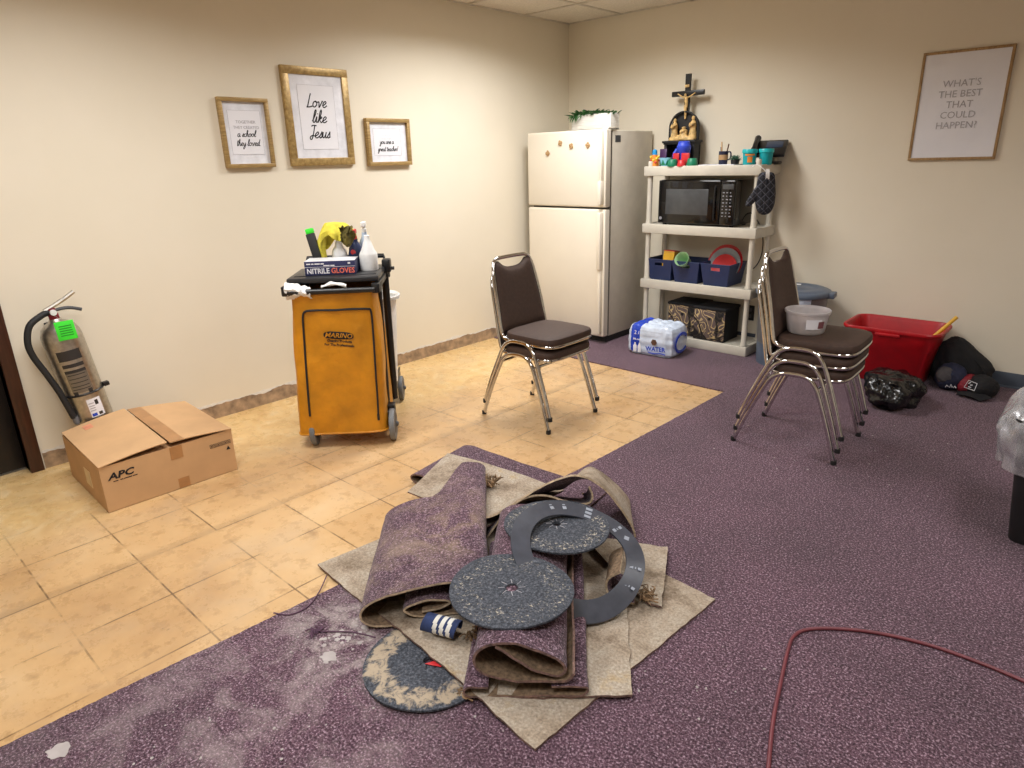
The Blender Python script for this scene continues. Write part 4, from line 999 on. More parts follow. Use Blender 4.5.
# white tall bucket standing on the platform
CM = Matrix.Translation((.982, -3.11, 0)) @ Matrix.Rotation(radians(47.07), 4, 'Z')
def onc(x, y, z): return CM @ Vector((x, y, z))
CR = radians(47.07)
t = thing('bucket', 'tall white plastic bucket standing on the back of the janitor cart', 'bucket', onc(.105, .56, .165), rz=CR)
MB().lathe([(0, 0), (.092, 0), (.098, .006), (.128, .5), (.128, .505), (.15, .512), (.152, .53), (.146, .535), (.126, .522), (.124, .5), (.094, .01), (0, .01)], 36).build('body', m_white, t)
# things on the cart lid
LZ = .9035
t = thing('glove_box', 'carton reading NITRILE GLOVES on the lid of the janitor cart', 'box', onc(-.022, .02, LZ), rz=CR)
MB().box((-.122, 0, 0), (.122, .13, .068), .001).build('carton', m_glove, t)
b = MB().box((-.121, .001, .068), (.121, .129, .0695)); lab(b.build('top_panel', m_glovet, t), 'white top panel')
MB().box((-.1225, -.0008, .04), (.1225, 0, .0415)).build('print_line', m_wl, t)
w_ = MB(); w_.text('NITRILE', .036, frame_mat((-.058, -.0012, .02), (1, 0, 0), (0, 0, 1)), bold=.0008, sx=.88); w_.build('white_words', m_wl, t); w_ = MB(); bars(w_, (.02, .012, .026, .016), -.112, .056, .006, -.0004); bars(w_, (.03, .02), -.03, .047, .005, -.0004); w_.build('fine_print', m_wl, t); w_ = MB(); bars(w_, (.012,), .088, .056, .008, -.0004); w_.build('fine_print', m_wl, t)
w_ = MB(); w_.text('GLOVES', .036, frame_mat((.062, -.0012, .02), (1, 0, 0), (0, 0, 1)), bold=.0008, sx=.88); w_.build('salmon_words', m_salmon, t)
def sprayer(mb_head, x, y, z, s=1.0):
    mb_head.lathe([(.015 * s, z), (.016 * s, z + .018 * s), (.011 * s, z + .022 * s), (.011 * s, z + .04 * s), (0, z + .04 * s)], 14, (x, y, 0))
    mb_head.box((x - .014 * s, y - .05 * s, z + .034 * s), (x + .014 * s, y + .03 * s, z + .062 * s), .005)
    mb_head.tube([(x, y - .02 * s, z + .036 * s), (x, y - .036 * s, z + .02 * s), (x, y - .034 * s, z + .0)], .005 * s, 6)
def bottle(name, label, x, y, prof, mat, head=None, hs=1, rz=0, s=1):
    t = thing(name, label, 'bottle', onc(x, y, LZ), rz=CR + rz)
    MB().lathe(prof, 26).build('body', mat, t)
    if head: h = MB(); sprayer(h, 0, 0, prof[-1][1], hs); h.build('spray_head', head, t)
    return t
bottle('spray_bottle', 'white spray bottle with red nozzle under the yellow cloth', -.0, .20, [(0, 0), (.036, 0), (.038, .004), (.038, .08), (.034, .1), (.022, .115), (.018, .13), (.018, .14), (.014, .14), (.014, .15)], m_white, m_redc, .95)
t = bottle('spray_bottle', 'navy labelled spray bottle in the middle of the cart lid', .082, .21, [(0, 0), (.036, 0), (.038, .004), (.038, .075), (.033, .105), (.02, .13), (.014, .14), (.014, .15)], m_navy, m_redc, .8)
MB().lathe([(0, 0), (.013, 0), (.013, .002), (0, .002)], 14, mat=Matrix.Translation((-.008, -.036, .088)) @ Matrix.Rotation(radians(100), 4, 'X')).build('emblem', m_redc, t)
bottle('spray_bottle', 'pale blue spray bottle with white nozzle at the back of the cart lid', .125, .27, [(0, 0), (.034, 0), (.036, .004), (.036, .10), (.03, .125), (.015, .155), (.013, .17), (.013, .178)], M('pale blue bottle', (186, 204, 226), .3), m_white, .85)
bottle('bottle', 'plain white squeeze bottle at the right end of the cart lid', .152, .15, [(0, 0), (.044, 0), (.046, .004), (.046, .078), (.044, .084), (.034, .10), (.02, .14), (.015, .15), (.014, .16), (.014, .171), (.010, .174), (0, .175)], m_white)
t = thing('squeegee', 'black brush handle with neon green tip leaning on the cart lid', 'brush', onc(-.1, .2, LZ), rot=(radians(-8), radians(-13), CR))
b = MB(); b.box((-.022, -.014, 0), (.022, .014, .19), .005); b.build('handle', m_blackm, t)
for k in range(0): pass
lab(MB().box((-.018, -.015, .188), (.022, .016, .215), .006).build('tip', m_green, t), 'neon green tip')
# cloths draped over the sprayers
def cloth(u, v):
    th = 2 * pi * u; r = v
    lean = max(0, -cos(th)); R = .080 + .016 * sin(3 * th + .6) + .012 * sin(5 * th)
    drop = .03 * r ** 2 + (.045 + .17 * lean ** 2 + .03 * sin(4 * th)) * max(0, r - .35) ** 1.2 * 1.4
    x = -.012 + R * 1.05 * min(1, r * 1.25) * cos(th); y = .195 + R * .85 * min(1, r * 1.25) * sin(th)
    f_ = .010 * r * sin(9 * th + 3 * r)
    return Vector((x + f_ * cos(th), y + f_ * sin(th), .238 - drop)) + Vector((nz((x * 30, y * 30, 1)), nz((x * 30, y * 30, 4)), nz((x * 30, y * 30, 8)))) * .008 * r
o = MB().shell(cloth, 72, 20, .003, closed=True).build('cloth', m_yell, None, loc=onc(0, 0, LZ)); o.rotation_euler = (0, 0, CR); tag(o, 'yellow microfibre cloth draped over the spray bottle heads', 'cloth')
def olive(u, v):
    x = .028 + .062 * u + .01 * v; z = .222 - .10 * v * (.55 + .45 * sin(u * pi + .3)); y = .095 + .035 * u + .014 * sin(u * 11) + .016 * sin(v * 5 + u * 3)
    return Vector((x, y, z)) + Vector((nz((u * 6, v * 6, 1)), nz((u * 7, v * 6, 5)), nz((u * 6, v * 6, 9)))) * .010
o = MB().shell(olive, 18, 18, .004).build('rag', m_olive, None, loc=onc(0, 0, LZ)); o.rotation_euler = (0, 0, CR); tag(o, 'grimy olive rag hanging over the front of the yellow cloth', 'rag')

# ------------------------------------------------------------------ stacking chairs (front = +x)
def make_chair(label, loc, rz, group):
    t = thing('stacking_chair', label, 'chair', loc, rz, group)
    for s_ in (-1, 1):
        P = [(-.245, s_ * .215, .006), (-.19, s_ * .211, .155), (-.115, s_ * .203, .325), (-.085, s_ * .2, .372), (-.045, s_ * .198, .396), (.0, s_ * .197, .402), (.05, s_ * .197, .402), (.09, s_ * .198, .388), (.12, s_ * .2, .355), (.15, s_ * .203, .29), (.2, s_ * .209, .15), (.245, s_ * .215, .006)]
        P = [Vector(p) for p in P]; PP = smooth_path(P, 4); h = len(PP) // 2
        MB().tube(PP[:h + 1], .0115, 12).build('leg', m_chrome, t)
        MB().tube(PP[h:], .0115, 12).build('leg', m_chrome, t)
        for x in (-.245, .245): MB().lathe([(.0125, -.0), (.0135, .003), (.0135, .022), (0, .022)], 12, (x, s_ * .215, 0)).build('foot_cap', m_rubber, t)
    MB().tube([(-.1, -.198, .348), (-.1, .198, .348)], .008, 8).build('crossbar', m_chrome, t); MB().tube([(.13, -.2, .345), (.13, .2, .345)], .008, 8).build('crossbar', m_chrome, t)
    # back and seat tube: one U over the back, running forward under the seat
    side = lambda s_: [(.225, s_ * .165, .398), (.18, s_ * .186, .397), (.0, s_ * .186, .395), (-.07, s_ * .188, .398), (-.105, s_ * .188, .412), (-.122, s_ * .187, .445), (-.15, s_ * .182, .58), (-.188, s_ * .168, .735), (-.203, s_ * .152, .795), (-.207, s_ * .136, .815), (-.211, s_ * .105, .826)]
    A = side(-1); B = side(1)[::-1]
    path = A + [(-.212, 0, .828)] + B
    MB().tube(path, .0105, 12, sub=4).build('frame', m_chrome, t)
    MB().tube([(.225, -.165, .398), (.238, -.12, .398), (.242, 0, .398), (.238, .12, .398), (.225, .165, .398)], .0105, 10, sub=5).build('front_rail', m_chrome, t)
    # seat pad
    s = MB()
    n = 64; out = []
    for k in range(n):
        a = 2 * pi * k / n; e = .42
        x = .063 + math.copysign(abs(cos(a)) ** e, cos(a)) * .187; y = math.copysign(abs(sin(a)) ** e, sin(a)) * (.208 - .012 * (1 - cos(a)) / 2)
        out.append((x, y))
    rings = [(.90, .401), (.985, .404), (1.0, .414), (1.0, .426), (.975, .438), (.90, .445), (.6, .449), (.3, .451)]
    vs = [((x - .063) * k_ + .063, y * k_, z) for k_, z in rings for x, y in out]; fs = []
    for r in range(len(rings) - 1):
        for i in range(n): j = (i + 1) % n; fs.append((r * n + i, r * n + j, (r + 1) * n + j, (r + 1) * n + i))
    fs.append(tuple(range(n - 1, -1, -1))); fs.append(tuple((len(rings) - 1) * n + i for i in range(n)))
    s.add(vs, fs, 0, True); s.build('seat', m_vinyl, t)
    # back pad: scooped top leaves the hand hole under the top tube
    def mid(z):
        tt = max(0, (z - .435)); return -.115 - .24 * tt
    def back(u, v):
        c = 2 * u - 1; z0 = .438; ztop = .772 + .038 * min(1, (abs(c) / .72) ** 3); z = z0 + (ztop - z0) * v
        w_ = .183 - .012 * (z - .44) / .15 if z < .59 else .171 - .024 * (z - .59) / .22
        return Vector((mid(z) + .012 * (1 - c * c) * -.6, c * w_, z))
    def pad(sgn):
        def fn(u, v):
            p = back(u, v); c = 2 * u - 1; q = (1 - abs(c) ** 6) * (1 - abs(2 * v - 1) ** 10)
            return p + Vector((sgn * (.004 + .017 * sqrt(max(0, q))), 0, 0))
        return fn
    b = MB(); nu, nv = 24, 24
    F = [[pad(1)(i / nu, j / nv) for j in range(nv + 1)] for i in range(nu + 1)]; G_ = [[pad(-.55)(i / nu, j / nv) for j in range(nv + 1)] for i in range(nu + 1)]
    vs = [p for r in F for p in r] + [p for r in G_ for p in r]; o_ = (nu + 1) * (nv + 1); ix = lambda i, j: i * (nv + 1) + j; fs = []
    for i in range(nu):
        for j in range(nv): fs.append((ix(i, j), ix(i + 1, j), ix(i + 1, j + 1), ix(i, j + 1))); fs.append((o_ + ix(i, j), o_ + ix(i, j + 1), o_ + ix(i + 1, j + 1), o_ + ix(i + 1, j)))
        fs.append((ix(i, 0), o_ + ix(i, 0), o_ + ix(i + 1, 0), ix(i + 1, 0))); fs.append((ix(i, nv), ix(i + 1, nv), o_ + ix(i + 1, nv), o_ + ix(i, nv)))
    for j in range(nv): fs.append((ix(0, j), ix(0, j + 1), o_ + ix(0, j + 1), o_ + ix(0, j))); fs.append((ix(nu, j), o_ + ix(nu, j), o_ + ix(nu, j + 1), ix(nu, j + 1)))
    b.add(vs, fs, 0, True); b.build('backrest', m_vinyl, t)
    return t
gA = 'chairs stacked on the yellow tile'; gB = 'chairs stacked on the purple carpet'
ch = make_chair('brown stacking chair standing on the yellow tile, lower of the stack of two', (1.445, -2.125, 0), 0, gA)
dup(ch, (1.457, -2.125, .075), 0, 'brown stacking chair with whole backrest in view, upper of the stack of two', gA)
QX, QY, QR = 2.733, -1.588, radians(2.5)
dup(ch, (QX, QY, fz), QR, 'brown stacking chair standing on the purple carpet, bottom of the stack of three', gB)
dup(ch, (QX + .009, QY, fz + .064), QR, 'brown stacking chair between two others, middle of the stack of three', gB)
dup(ch, (QX + .018, QY, fz + .128), QR, 'brown stacking chair carrying a cloudy plastic tub, top of the stack of three', gB)
# tub on the chair
SZ = fz + .128 + .4505
t = thing('plastic_container', 'cloudy round plastic container standing on the top stacked chair', 'container', (2.735, -1.63, SZ))
MB().lathe([(0, 0), (.078, 0), (.085, .008), (.098, .095), (.104, .098), (.105, .108), (.102, .111), (.098, .108), (.094, .096), (.081, .01), (0, .006)], 36).build('body', m_clear, t)
MB().lathe([(0, .012), (.074, .012), (.082, .06), (.05, .072), (0, .066)], 24).build('contents', M('white powder contents', (226, 218, 216), .9), t)
vs = []; fs = []
for k in range(9):
    a = radians(-72 + 44 * k / 8)
    for z in (.03, .078): r = .0855 + .013 * z / .095 + .001; vs.append((r * cos(a), r * sin(a), z))
for k in range(8): fs.append((2 * k, 2 * k + 2, 2 * k + 3, 2 * k + 1))
MB().add(vs, fs, 0, True).build('paper_label', m_paper, t)
vs = []; fs = []
for k in range(6):
    a = radians(-38 + 20 * k / 5)
    for z in (.034, .068): r = .0855 + .013 * z / .095 + .0016; vs.append((r * cos(a), r * sin(a), z))
for k in range(5): fs.append((2 * k, 2 * k + 2, 2 * k + 3, 2 * k + 1))
lab(MB().add(vs, fs, 0, True).build('print', M('dull plum print', (122, 72, 76), .7), t), 'plum coloured print')

# ------------------------------------------------------------------ lidded bin behind the chairs
t = thing('lidded_bin', 'round slate bin with a slate lid behind the stack of three chairs', 'bin', (2.165, -.275, fz))
MB().lathe([(0, 0), (.195, 0), (.202, .01), (.222, .505), (.222, .512), (.214, .512), (.194, .012), (0, .012)], 48).build('body', M('smoky slate plastic', (104, 104, 106), .4), t)
b = MB(); b.lathe([(.224, .49), (.242, .49), (.244, .506), (.238, .516), (.228, .522), (.215, .522), (.205, .53), (.16, .534), (.15, .528), (.08, .528), (.07, .534), (0, .534)], 48); b.build('lid', m_slate, t)
for a in (radians(8),):
    c = Vector((.238 * cos(a), .252 * sin(a), .5)); MB().box((-.03, -.05, -.022), (.03, .05, .016), .008, mat=Matrix.Translation(c) @ Matrix.Rotation(a, 4, 'Z')).build('lid_tab', m_slate, t)
def lbag(u, v):
    a = radians(-115 + 75 * u); r = .228 + .03 * sin(pi * v) * sin(pi * u) + .008 * nz((u * 7, v * 5, 3)); return Vector((r * cos(a), r * sin(a), .49 - .13 * v * (.6 + .5 * sin(pi * u))))
MB().shell(lbag, 24, 14, .001).build('liner_bag', M('bluish plastic film', (176, 186, 206), .3, bmp=(20, .6, .01)), t)
b = MB(); vs = []; fs = []
for k in range(9):
    a = radians(-150 + 24 * k / 8)
    for z in (.08, .16): r = .1975 + .0445 * (z - .01) / .99 + .0022; vs.append((r * cos(a), r * sin(a), z))
for k in range(8): fs.append((2 * k, 2 * k + 2, 2 * k + 3, 2 * k + 1))
b.add(vs, fs, 0, True); lab(b.build('sticker', m_paper, t), 'white sticker')
MB().lathe([(.1985, .0), (.2025, .0), (.2092, .15), (.2052, .15)], 40).build('base_band', m_slate, t)
b = MB(); b.box((-.10, -.02, .534), (.06, .02, .5365), .001, mat=Matrix.Rotation(.2, 4, 'Z') @ Matrix.Translation((-.03, .1, 0))); lab(b.build('lid_label', m_paper, t), 'white label strip'); MB().box((-.17, -.09, .5285), (-.02, -.05, .536), .002).build('lid_slot', m_black, t)

# ------------------------------------------------------------------ red tub, stick, trash bag, backpack, cap
t = thing('recycling_tub', 'large red rectangular plastic tub against the back wall', 'tub', (2.818, -.235, fz))
def rrect(hx, hy, r, n=7):
    out = []
    for cx, cy, a0 in ((hx - r, hy - r, 0), (-hx + r, hy - r, 90), (-hx + r, -hy + r, 180), (hx - r, -hy + r, 270)):
        for k in range(n + 1): a = radians(a0 + 90 * k / n); out.append((cx + r * cos(a), cy + r * sin(a)))
    return out
def loft(mb, rings, capb=True, capt=False, mi=0):
    n = len(rings[0][0]); vs = [(x, y, z) for o_, z in rings for x, y in o_]; fs = []
    for r in range(len(rings) - 1):
        for i in range(n): j = (i + 1) % n; fs.append((r * n + i, r * n + j, (r + 1) * n + j, (r + 1) * n + i))
    if capb: fs.append(tuple(range(n - 1, -1, -1)))
    if capt: fs.append(tuple((len(rings) - 1) * n + i for i in range(n)))
    mb.add(vs, fs, mi, True)
b = MB(); loft(b, [(rrect(.195, .125, .05), 0), (rrect(.2, .13, .05), .006), (rrect(.238, .165, .06), .235), (rrect(.242, .17, .06), .24), (rrect(.258, .186, .07), .335), (rrect(.275, .20, .08), .337), (rrect(.279, .204, .08), .35), (rrect(.275, .20, .08), .36), (rrect(.262, .19, .07), .358), (rrect(.25, .178, .065), .335), (rrect(.23, .158, .06), .2), (rrect(.19, .12, .05), .012)], True, True)
b.build('body', m_red, t)
b = MB(); b.box((-.07, -.2085, .318), (.07, -.19, .337), .006); b.box((-.03, -.207, .325), (.0, -.203, .332)); b.build('grip', m_red, t)
o = MB().tube([(2.94, -.31, .10), (2.995, -.285, .27), (3.125, -.20, .445)], .011, 10).build('stick', m_yellow); tag(o, 'yellow wooden stick leaning out of the red tub', 'stick')
def blob(name, mats, seed, n=3, rough=.25, fq=3.0, ridge=True, z0=None):
    bm = bmesh.new(); bmesh.ops.create_icosphere(bm, subdivisions=5, radius=1)
    for v in bm.verts:
        d = v.co.normalized(); q = d * fq + Vector((seed, seed * 1.3, seed * .7))
        a = noise.noise(q); r_ = 1 - abs(noise.noise(q * 1.9)) * 1.4 if ridge else 0
        v.co = d * (1 + rough * a + .12 * rough * 4 * r_ * .5 + .05 * noise.noise(q * 5))
    return bm
def blob_obj(name, mat, parent, loc, dims, seed, rough=.22, fq=2.2, ridge=True, floor=None, shape=None):
    bm = blob(name, None, seed, rough=rough, fq=fq, ridge=ridge); mb = MB(); vs = []
    for v in bm.verts:
        p = Vector((v.co.x * dims[0], v.co.y * dims[1], v.co.z * dims[2]))
        if shape: p = shape(p)
        if floor is not None and p.z + loc[2] < floor: p.z = floor - loc[2] + .0005
        v.co = p
    mb.addbm(bm, 0, True, Matrix.Translation(loc)); return mb.build(name, mat, parent, auto=60)
t = thing('trash_bag', 'crumpled black trash bag on the carpet before the red tub', 'trash bag', (2.96, -.72, fz))
def tb(p):
    z_ = p.z if p.z < .07 else .07 + (p.z - .07) * .45; return Vector((p.x - .2 * max(0, p.z), p.y, z_))
blob_obj('bag_body', m_trash, t, (0.0, 0, .085), (.135, .18, .13), 4.2, .30, 2.3, True, 0.0, tb)
o = MB().tube([(2.81, -.70, .150), (2.86, -.70, .155), (2.885, -.70, .15)], .014, 10, sub=3).build('grip_handle', m_redc); tag(o, 'bright red handle poking out beside the black trash bag', 'handle')
t = thing('backpack', 'black backpack slumped against the back wall beside the red tub', 'backpack', (3.19, -.14, fz))
def bp(p):
    k = 1 - .35 * max(0, p.z / .16); return Vector((p.x * k - .35 * max(0, p.z), p.y * (1 - .3 * max(0, p.z / .2)), p.z))
blob_obj('body', m_blackc, t, (.0, .0, .13), (.165, .118, .17), 1.3, .10, 1.4, False, 0.0, bp)
blob_obj('front_pocket', m_navyc, t, (-.03, -.13, .085), (.085, .07, .085), 7.7, .10, 1.6, False, 0.0)
blob_obj('pocket_panel', m_greyc, t, (-.05, -.172, .10), (.05, .036, .052), 2.1, .08, 1.6, False)
MB().tube([(.06, -.06, .19), (.12, -.08, .13), (.16, -.09, .06), (.18, -.1, .012)], .014, 8, sub=5, flat=(0, 1, 1)).build('strap', m_blackc, t)
em = MB()
for k in range(3): em.tube([(-.035 + .02 * k, -.203 + .004 * k, .035), (-.03 + .02 * k, -.205 + .004 * k, .05 + .008 * (k % 2)), (-.02 + .02 * k, -.204, .04)], .002, 5)
em.build('white_print', m_wl, t)
t = thing('baseball_cap', 'dark cap with a red side panel and white outlined patch on the carpet', 'cap', (3.305, -.27, fz), rz=radians(-20))
def cp(p): return p
blob_obj('crown', m_blackc, t, (0.02, 0, .055), (.085, .085, .072), 3.3, .07, 1.5, False, 0.0)
blob_obj('side_panel', m_redd, t, (-.045, -.012, .055), (.052, .078, .062), 5.1, .06, 1.5, False, 0.0)
MB().shell(lambda u, v: Vector((.09 * (2 * u - 1) * (1 - .25 * v) + .025, -.055 - .075 * v, .022 - .012 * v + .016 * (1 - (2 * u - 1) ** 2) * (1 - v * .3))), 14, 8, .004).build('brim', m_blackc, t)
pt = MB(); q = frame_mat((-.0, -.082, .074), (1, -.12, .0), (0, .45, 1))
pt.tube([q @ Vector(p) for p in ((-.028, -.022, .0), (-.022, .024, .0), (.03, .02, -.004), (.036, -.024, .0))], .0022, 5, True); [pt.tube([q @ Vector(a_), q @ Vector(b_)], .0026, 5) for a_, b_ in (((-.014, .006, 0), (-.004, .016, 0)), ((.0, .0, 0), (.012, .004, 0)), ((-.006, -.012, 0), (.01, -.012, 0)))]; pt.build('patch', m_wl, t)

# ------------------------------------------------------------------ lined bin at the right edge
t = thing('waste_bin', 'black waste bin with a clear plastic liner at the right edge of the photo', 'bin', (3.88, -1.92, fz))
b = MB(); loft(b, [(rrect(.175, .14, .03), 0), (rrect(.18, .145, .03), .008), (rrect(.222, .18, .035), .47), (rrect(.234, .192, .035), .472), (rrect(.234, .192, .035), .49), (rrect(.216, .174, .03), .49), (rrect(.172, .137, .03), .012)], True, True); b.build('body', m_blackm, t)
def lin_(u, v):
    a = 2 * pi * u; e = .6; x = math.copysign(abs(cos(a)) ** e, cos(a)); y = math.copysign(abs(sin(a)) ** e, sin(a))
    if v < .3: k = .80 + .28 * (v / .3); z = .40 + .125 * sin(v / .3 * pi / 2)
    else: q_ = (v - .3) / .7; k = 1.08 + .22 * sin(min(1, q_ * 1.25) * pi * .8) ** .8; z = .525 - .23 * q_
    w_ = .016 * nz((cos(a) * 4, sin(a) * 4, v * 5)) + .012 * abs(nz((cos(a) * 9, sin(a) * 9, v * 4)))
    return Vector((x * (.222 * k + w_), y * (.184 * k + w_), z + .02 * nz((cos(a) * 3, sin(a) * 3, v * 2))))
b = MB(); b.shell(lin_, 96, 30, .0008, closed=True); b.build('liner', m_film, t)

# ------------------------------------------------------------------ cord
pts = [(3.60, -4.05), (3.52, -3.85), (3.44, -3.621), (3.39, -3.47), (3.35, -3.317), (3.317, -3.184), (3.308, -3.114), (3.330, -3.055), (3.402, -2.99), (3.498, -2.935), (3.625, -2.895), (3.752, -2.885), (3.855, -2.89), (4.05, -2.91), (4.4, -2.96), (4.9, -2.9), (5.3, -2.7)]
o = MB().tube([(x, y, fz + .0055) for x, y in pts], .0055, 10, sub=6).build('power_cord', m_cord); tag(o, 'maroon power cord curving across the purple carpet', 'cord')

# ------------------------------------------------------------------ pile of torn out carpet and sanding discs
def strip_roll(mb, prof, th, length, wave=.004, y0=None, seed=0, sub=5, nv=26, taper=None):
    """carpet strip with a spiral cross section (x, z) swept along +y; outer side = pile, inner = backing, rim = cut edge"""
    P = smooth_path([Vector((x, 0, z)) for x, z in prof], sub); n = len(P) - 1
    def fn(u, v):
        i = min(n, int(round(u * n))); p = P[i]
        L = length(p.x, p.z) if callable(length) else length
        s0 = y0(p.x, p.z) if y0 else 0
        y = s0 + (L - s0) * v
        w_ = wave * nz((p.x * 7 + seed, y * 5, p.z * 9)) + wave * .5 * nz((p.x * 20 + seed, y * 18, p.z * 20))
        k = taper(v, p.x) if taper else (1, 1)
        return Vector((p.x * k[0] + w_, y + .004 * nz((p.x * 30, seed, p.z * 30)), max(th / 2 + .0005, p.z * k[1] + w_)))
    mb.shell(fn, n, nv, th, (1, 0, 2)); return mb
m_roll = [m_pile, m_backd, m_rim]
# flat sheets: fn gives height
def sheet(name, label, corners, zf, mats, th=.007, nu=40, nv=34, jitter=.005, cat='carpet scrap', group='torn out carpet scraps', flip=False):
    c = [Vector((x, y, 0)) for x, y in corners]; o0 = sum(c, Vector()) / 4
    def fn(u, v):
        p = c[0].lerp(c[1], u).lerp(c[3].lerp(c[2], u), v)
        e = min(u, 1 - u, v, 1 - v)
        if e < .02: p = p + Vector((nz((p.x * 30, p.y * 30, 1)), nz((p.x * 30, p.y * 30, 8)), 0)) * jitter
        z = zf(p.x, p.y) + .003 * nz((p.x * 6, p.y * 6, 3)); return Vector((p.x - o0.x, p.y - o0.y, z))
    mb = MB(); mb.shell(fn, nu, nv, th, (0, 1, 2))
    o = mb.build(name, mats, None, loc=(o0.x, o0.y, 0)); return tag(o, label, cat, group)
m_up = [m_back, m_pile, m_rim]; m_down = [m_pile, m_back, m_rim]
def sstep(a, b_, x): t_ = max(0, min(1, (x - a) / (b_ - a))); return t_ * t_ * (3 - 2 * t_)
dC = Vector((2.535, -3.925))
def zA(x, y):
    d = math.dist((x, y), dC); return .0125 + .020 * (1 - sstep(.15, .42, d)) + .006 * sstep(2.0, 1.85, x) * 0
sheet('carpet_scrap', 'largest flat carpet scrap lying backing up under the whole pile', [(1.84, -3.862), (2.982, -3.955), (3.045, -3.105), (1.95, -3.02)], zA, m_up)
sheet('carpet_scrap', 'narrow backing up carpet strip beside the front roll, over the largest scrap', [(2.80, -3.90), (3.073, -3.652), (2.79, -3.255), (2.45, -3.45)], lambda x, y: .0215 + .020 * (1 - sstep(.15, .42, math.dist((x, y), dC))) * (1 - sstep(.15, .5, math.dist((x, y), dC))), m_up, nu=26, nv=26)
sheet('carpet_scrap', 'short backing up carpet flap at the right, beside the sanding ring', [(2.50, -3.12), (2.895, -3.285), (2.94, -3.272), (2.775, -2.95)], lambda x, y: .026 + .02 * sstep(2.8, 2.55, x), m_up, nu=20, nv=20)
# far piece: purple side up, its left end folded over
t = thing('carpet_scrap', 'purple carpet scrap with a folded left end at the back of the pile', 'carpet scrap', (1.735, -2.925, 0), radians(8), 'torn out carpet scraps')
b = MB(); strip_roll(b, [(.62, .012), (.45, .02), (.25, .035), (.05, .052), (-.1, .06), (-.17, .054), (-.20, .035), (-.185, .014), (-.1, .006), (.1, .006)], .007, lambda x, z: .13 + .06 * max(-.15, min(.5, x)) * .2 - .0, .005, y0=lambda x, z: -.27 + .15 * max(0, -x - .02), seed=3)
b.build('folded_sheet', m_roll, t)
t = thing('carpet_scrap', 'backing up carpet scrap between the left roll and the arched scrap', 'carpet scrap', (1.95, -3.1, 0), 0, 'torn out carpet scraps')
c = [Vector(p) for p in ((1.735, -3.345, .066), (2.2, -3.36, .08), (2.24, -2.90, .075), (1.585, -2.975, .075))]
def bq(u, v):
    p = c[0].lerp(c[1], u).lerp(c[3].lerp(c[2], u), v); return Vector((p.x - 1.95, p.y + 3.1, p.z + .01 * sin(u * 4) * 1 + .006 * nz((p.x * 6, p.y * 6, 1))))
MB().shell(bq, 24, 20, .007, (0, 1, 2)).build('sheet', m_up, t)
# flattened roll on the left
t = thing('carpet_roll', 'wide flattened purple carpet roll covered in pale dust, left of the pile', 'carpet roll', (2.400, -3.826, .016), radians(45), 'torn out carpet scraps')
prof = [(.0, .046), (.05, .050), (.085, .064), (.06, .082), (-.01, .082), (-.055, .058), (-.01, .030), (.11, .024), (.188, .045), (.208, .09), (.19, .13), (.08, .142), (-.06, .126), (-.15, .098), (-.192, .06), (-.187, .026), (-.15, .008), (-.09, .006), (.02, .006)]
def Lr(x, z):
    if z < .03 and x < .1: return .6
    return .60 + .30 * sstep(.0, .12, x)
b = MB(); strip_roll(b, prof, .007, Lr, .006, seed=11, nv=36, y0=lambda x, z: .0 + .01 * sin(x * 9)); b.build('rolled_sheet', [m_pile_d, m_backd, m_rimlight], t)
# front roll
t = thing('carpet_roll', 'purple carpet roll with an open oval end at the front of the pile', 'carpet roll', (2.855, -3.845, .066), radians(38.3), 'torn out carpet scraps')
prof = [(x * .93, z * 1.06) for x, z in [(-.085, .108), (-.02, .07), (.05, .036), (.095, .028), (.118, .045), (.105, .075), (.06, .098), (-.02, .118), (-.09, .116), (-.135, .095), (-.148, .06), (-.12, .026), (-.04, .008), (.05, .006), (.12, .012), (.142, .035)]]
b = MB(); strip_roll(b, prof, .0075, .76, .005, seed=21, y0=lambda x, z: .0 + .03 * max(0, z - .05)); b.build('rolled_sheet', m_roll, t)
t = thing('carpet_scrap', 'purple carpet scrap folded flat under the front roll', 'carpet scrap', (2.85, -3.84, .024), radians(38.3), 'torn out carpet scraps')
prof = [(-.1, .034), (-.15, .035), (-.168, .022), (-.15, .006), (-.05, .0045), (.1, .0045), (.155, .007), (.17, .022), (.155, .034), (.07, .033)]
b = MB(); strip_roll(b, prof, .006, .72, .004, seed=31, y0=lambda x, z: -.02 + .06 * (x + .1)); b.build('folded_sheet', m_roll, t)
# arched scrap at the back
t = thing('carpet_scrap', 'arched carpet scrap, backing outward, rising over the far sanding disc', 'carpet scrap', (2.22, -3.34, .0), radians(42.2), 'torn out carpet scraps')
prof = [(.565, .022), (.548, .075), (.495, .168), (.43, .245), (.37, .283), (.30, .287), (.2, .246), (.11, .185), (.03, .135), (-.03, .115)]
b = MB(); strip_roll(b, prof, .0075, lambda x, z: .30, .004, seed=41, taper=lambda v, x: (1 + .04 * v, 1 - (.72 - .40 * sstep(.28, .42, x)) * v ** .8)); b.build('arched_sheet', [m_back, m_pile, m_rimlight], t)
prof = [(-.01, .03), (.03, .09), (.075, .150), (.13, .196), (.21, .212), (.29, .19), (.345, .172), (.385, .175), (.398, .205), (.385, .245)]
b = MB(); strip_roll(b, prof, .0075, lambda x, z: .27, .003, seed=47, y0=lambda x, z: .0, taper=lambda v, x: (1, 1 - .7 * v ** .8)); b.build('inner_fold', [m_backd, m_pile, m_rimlight], t)
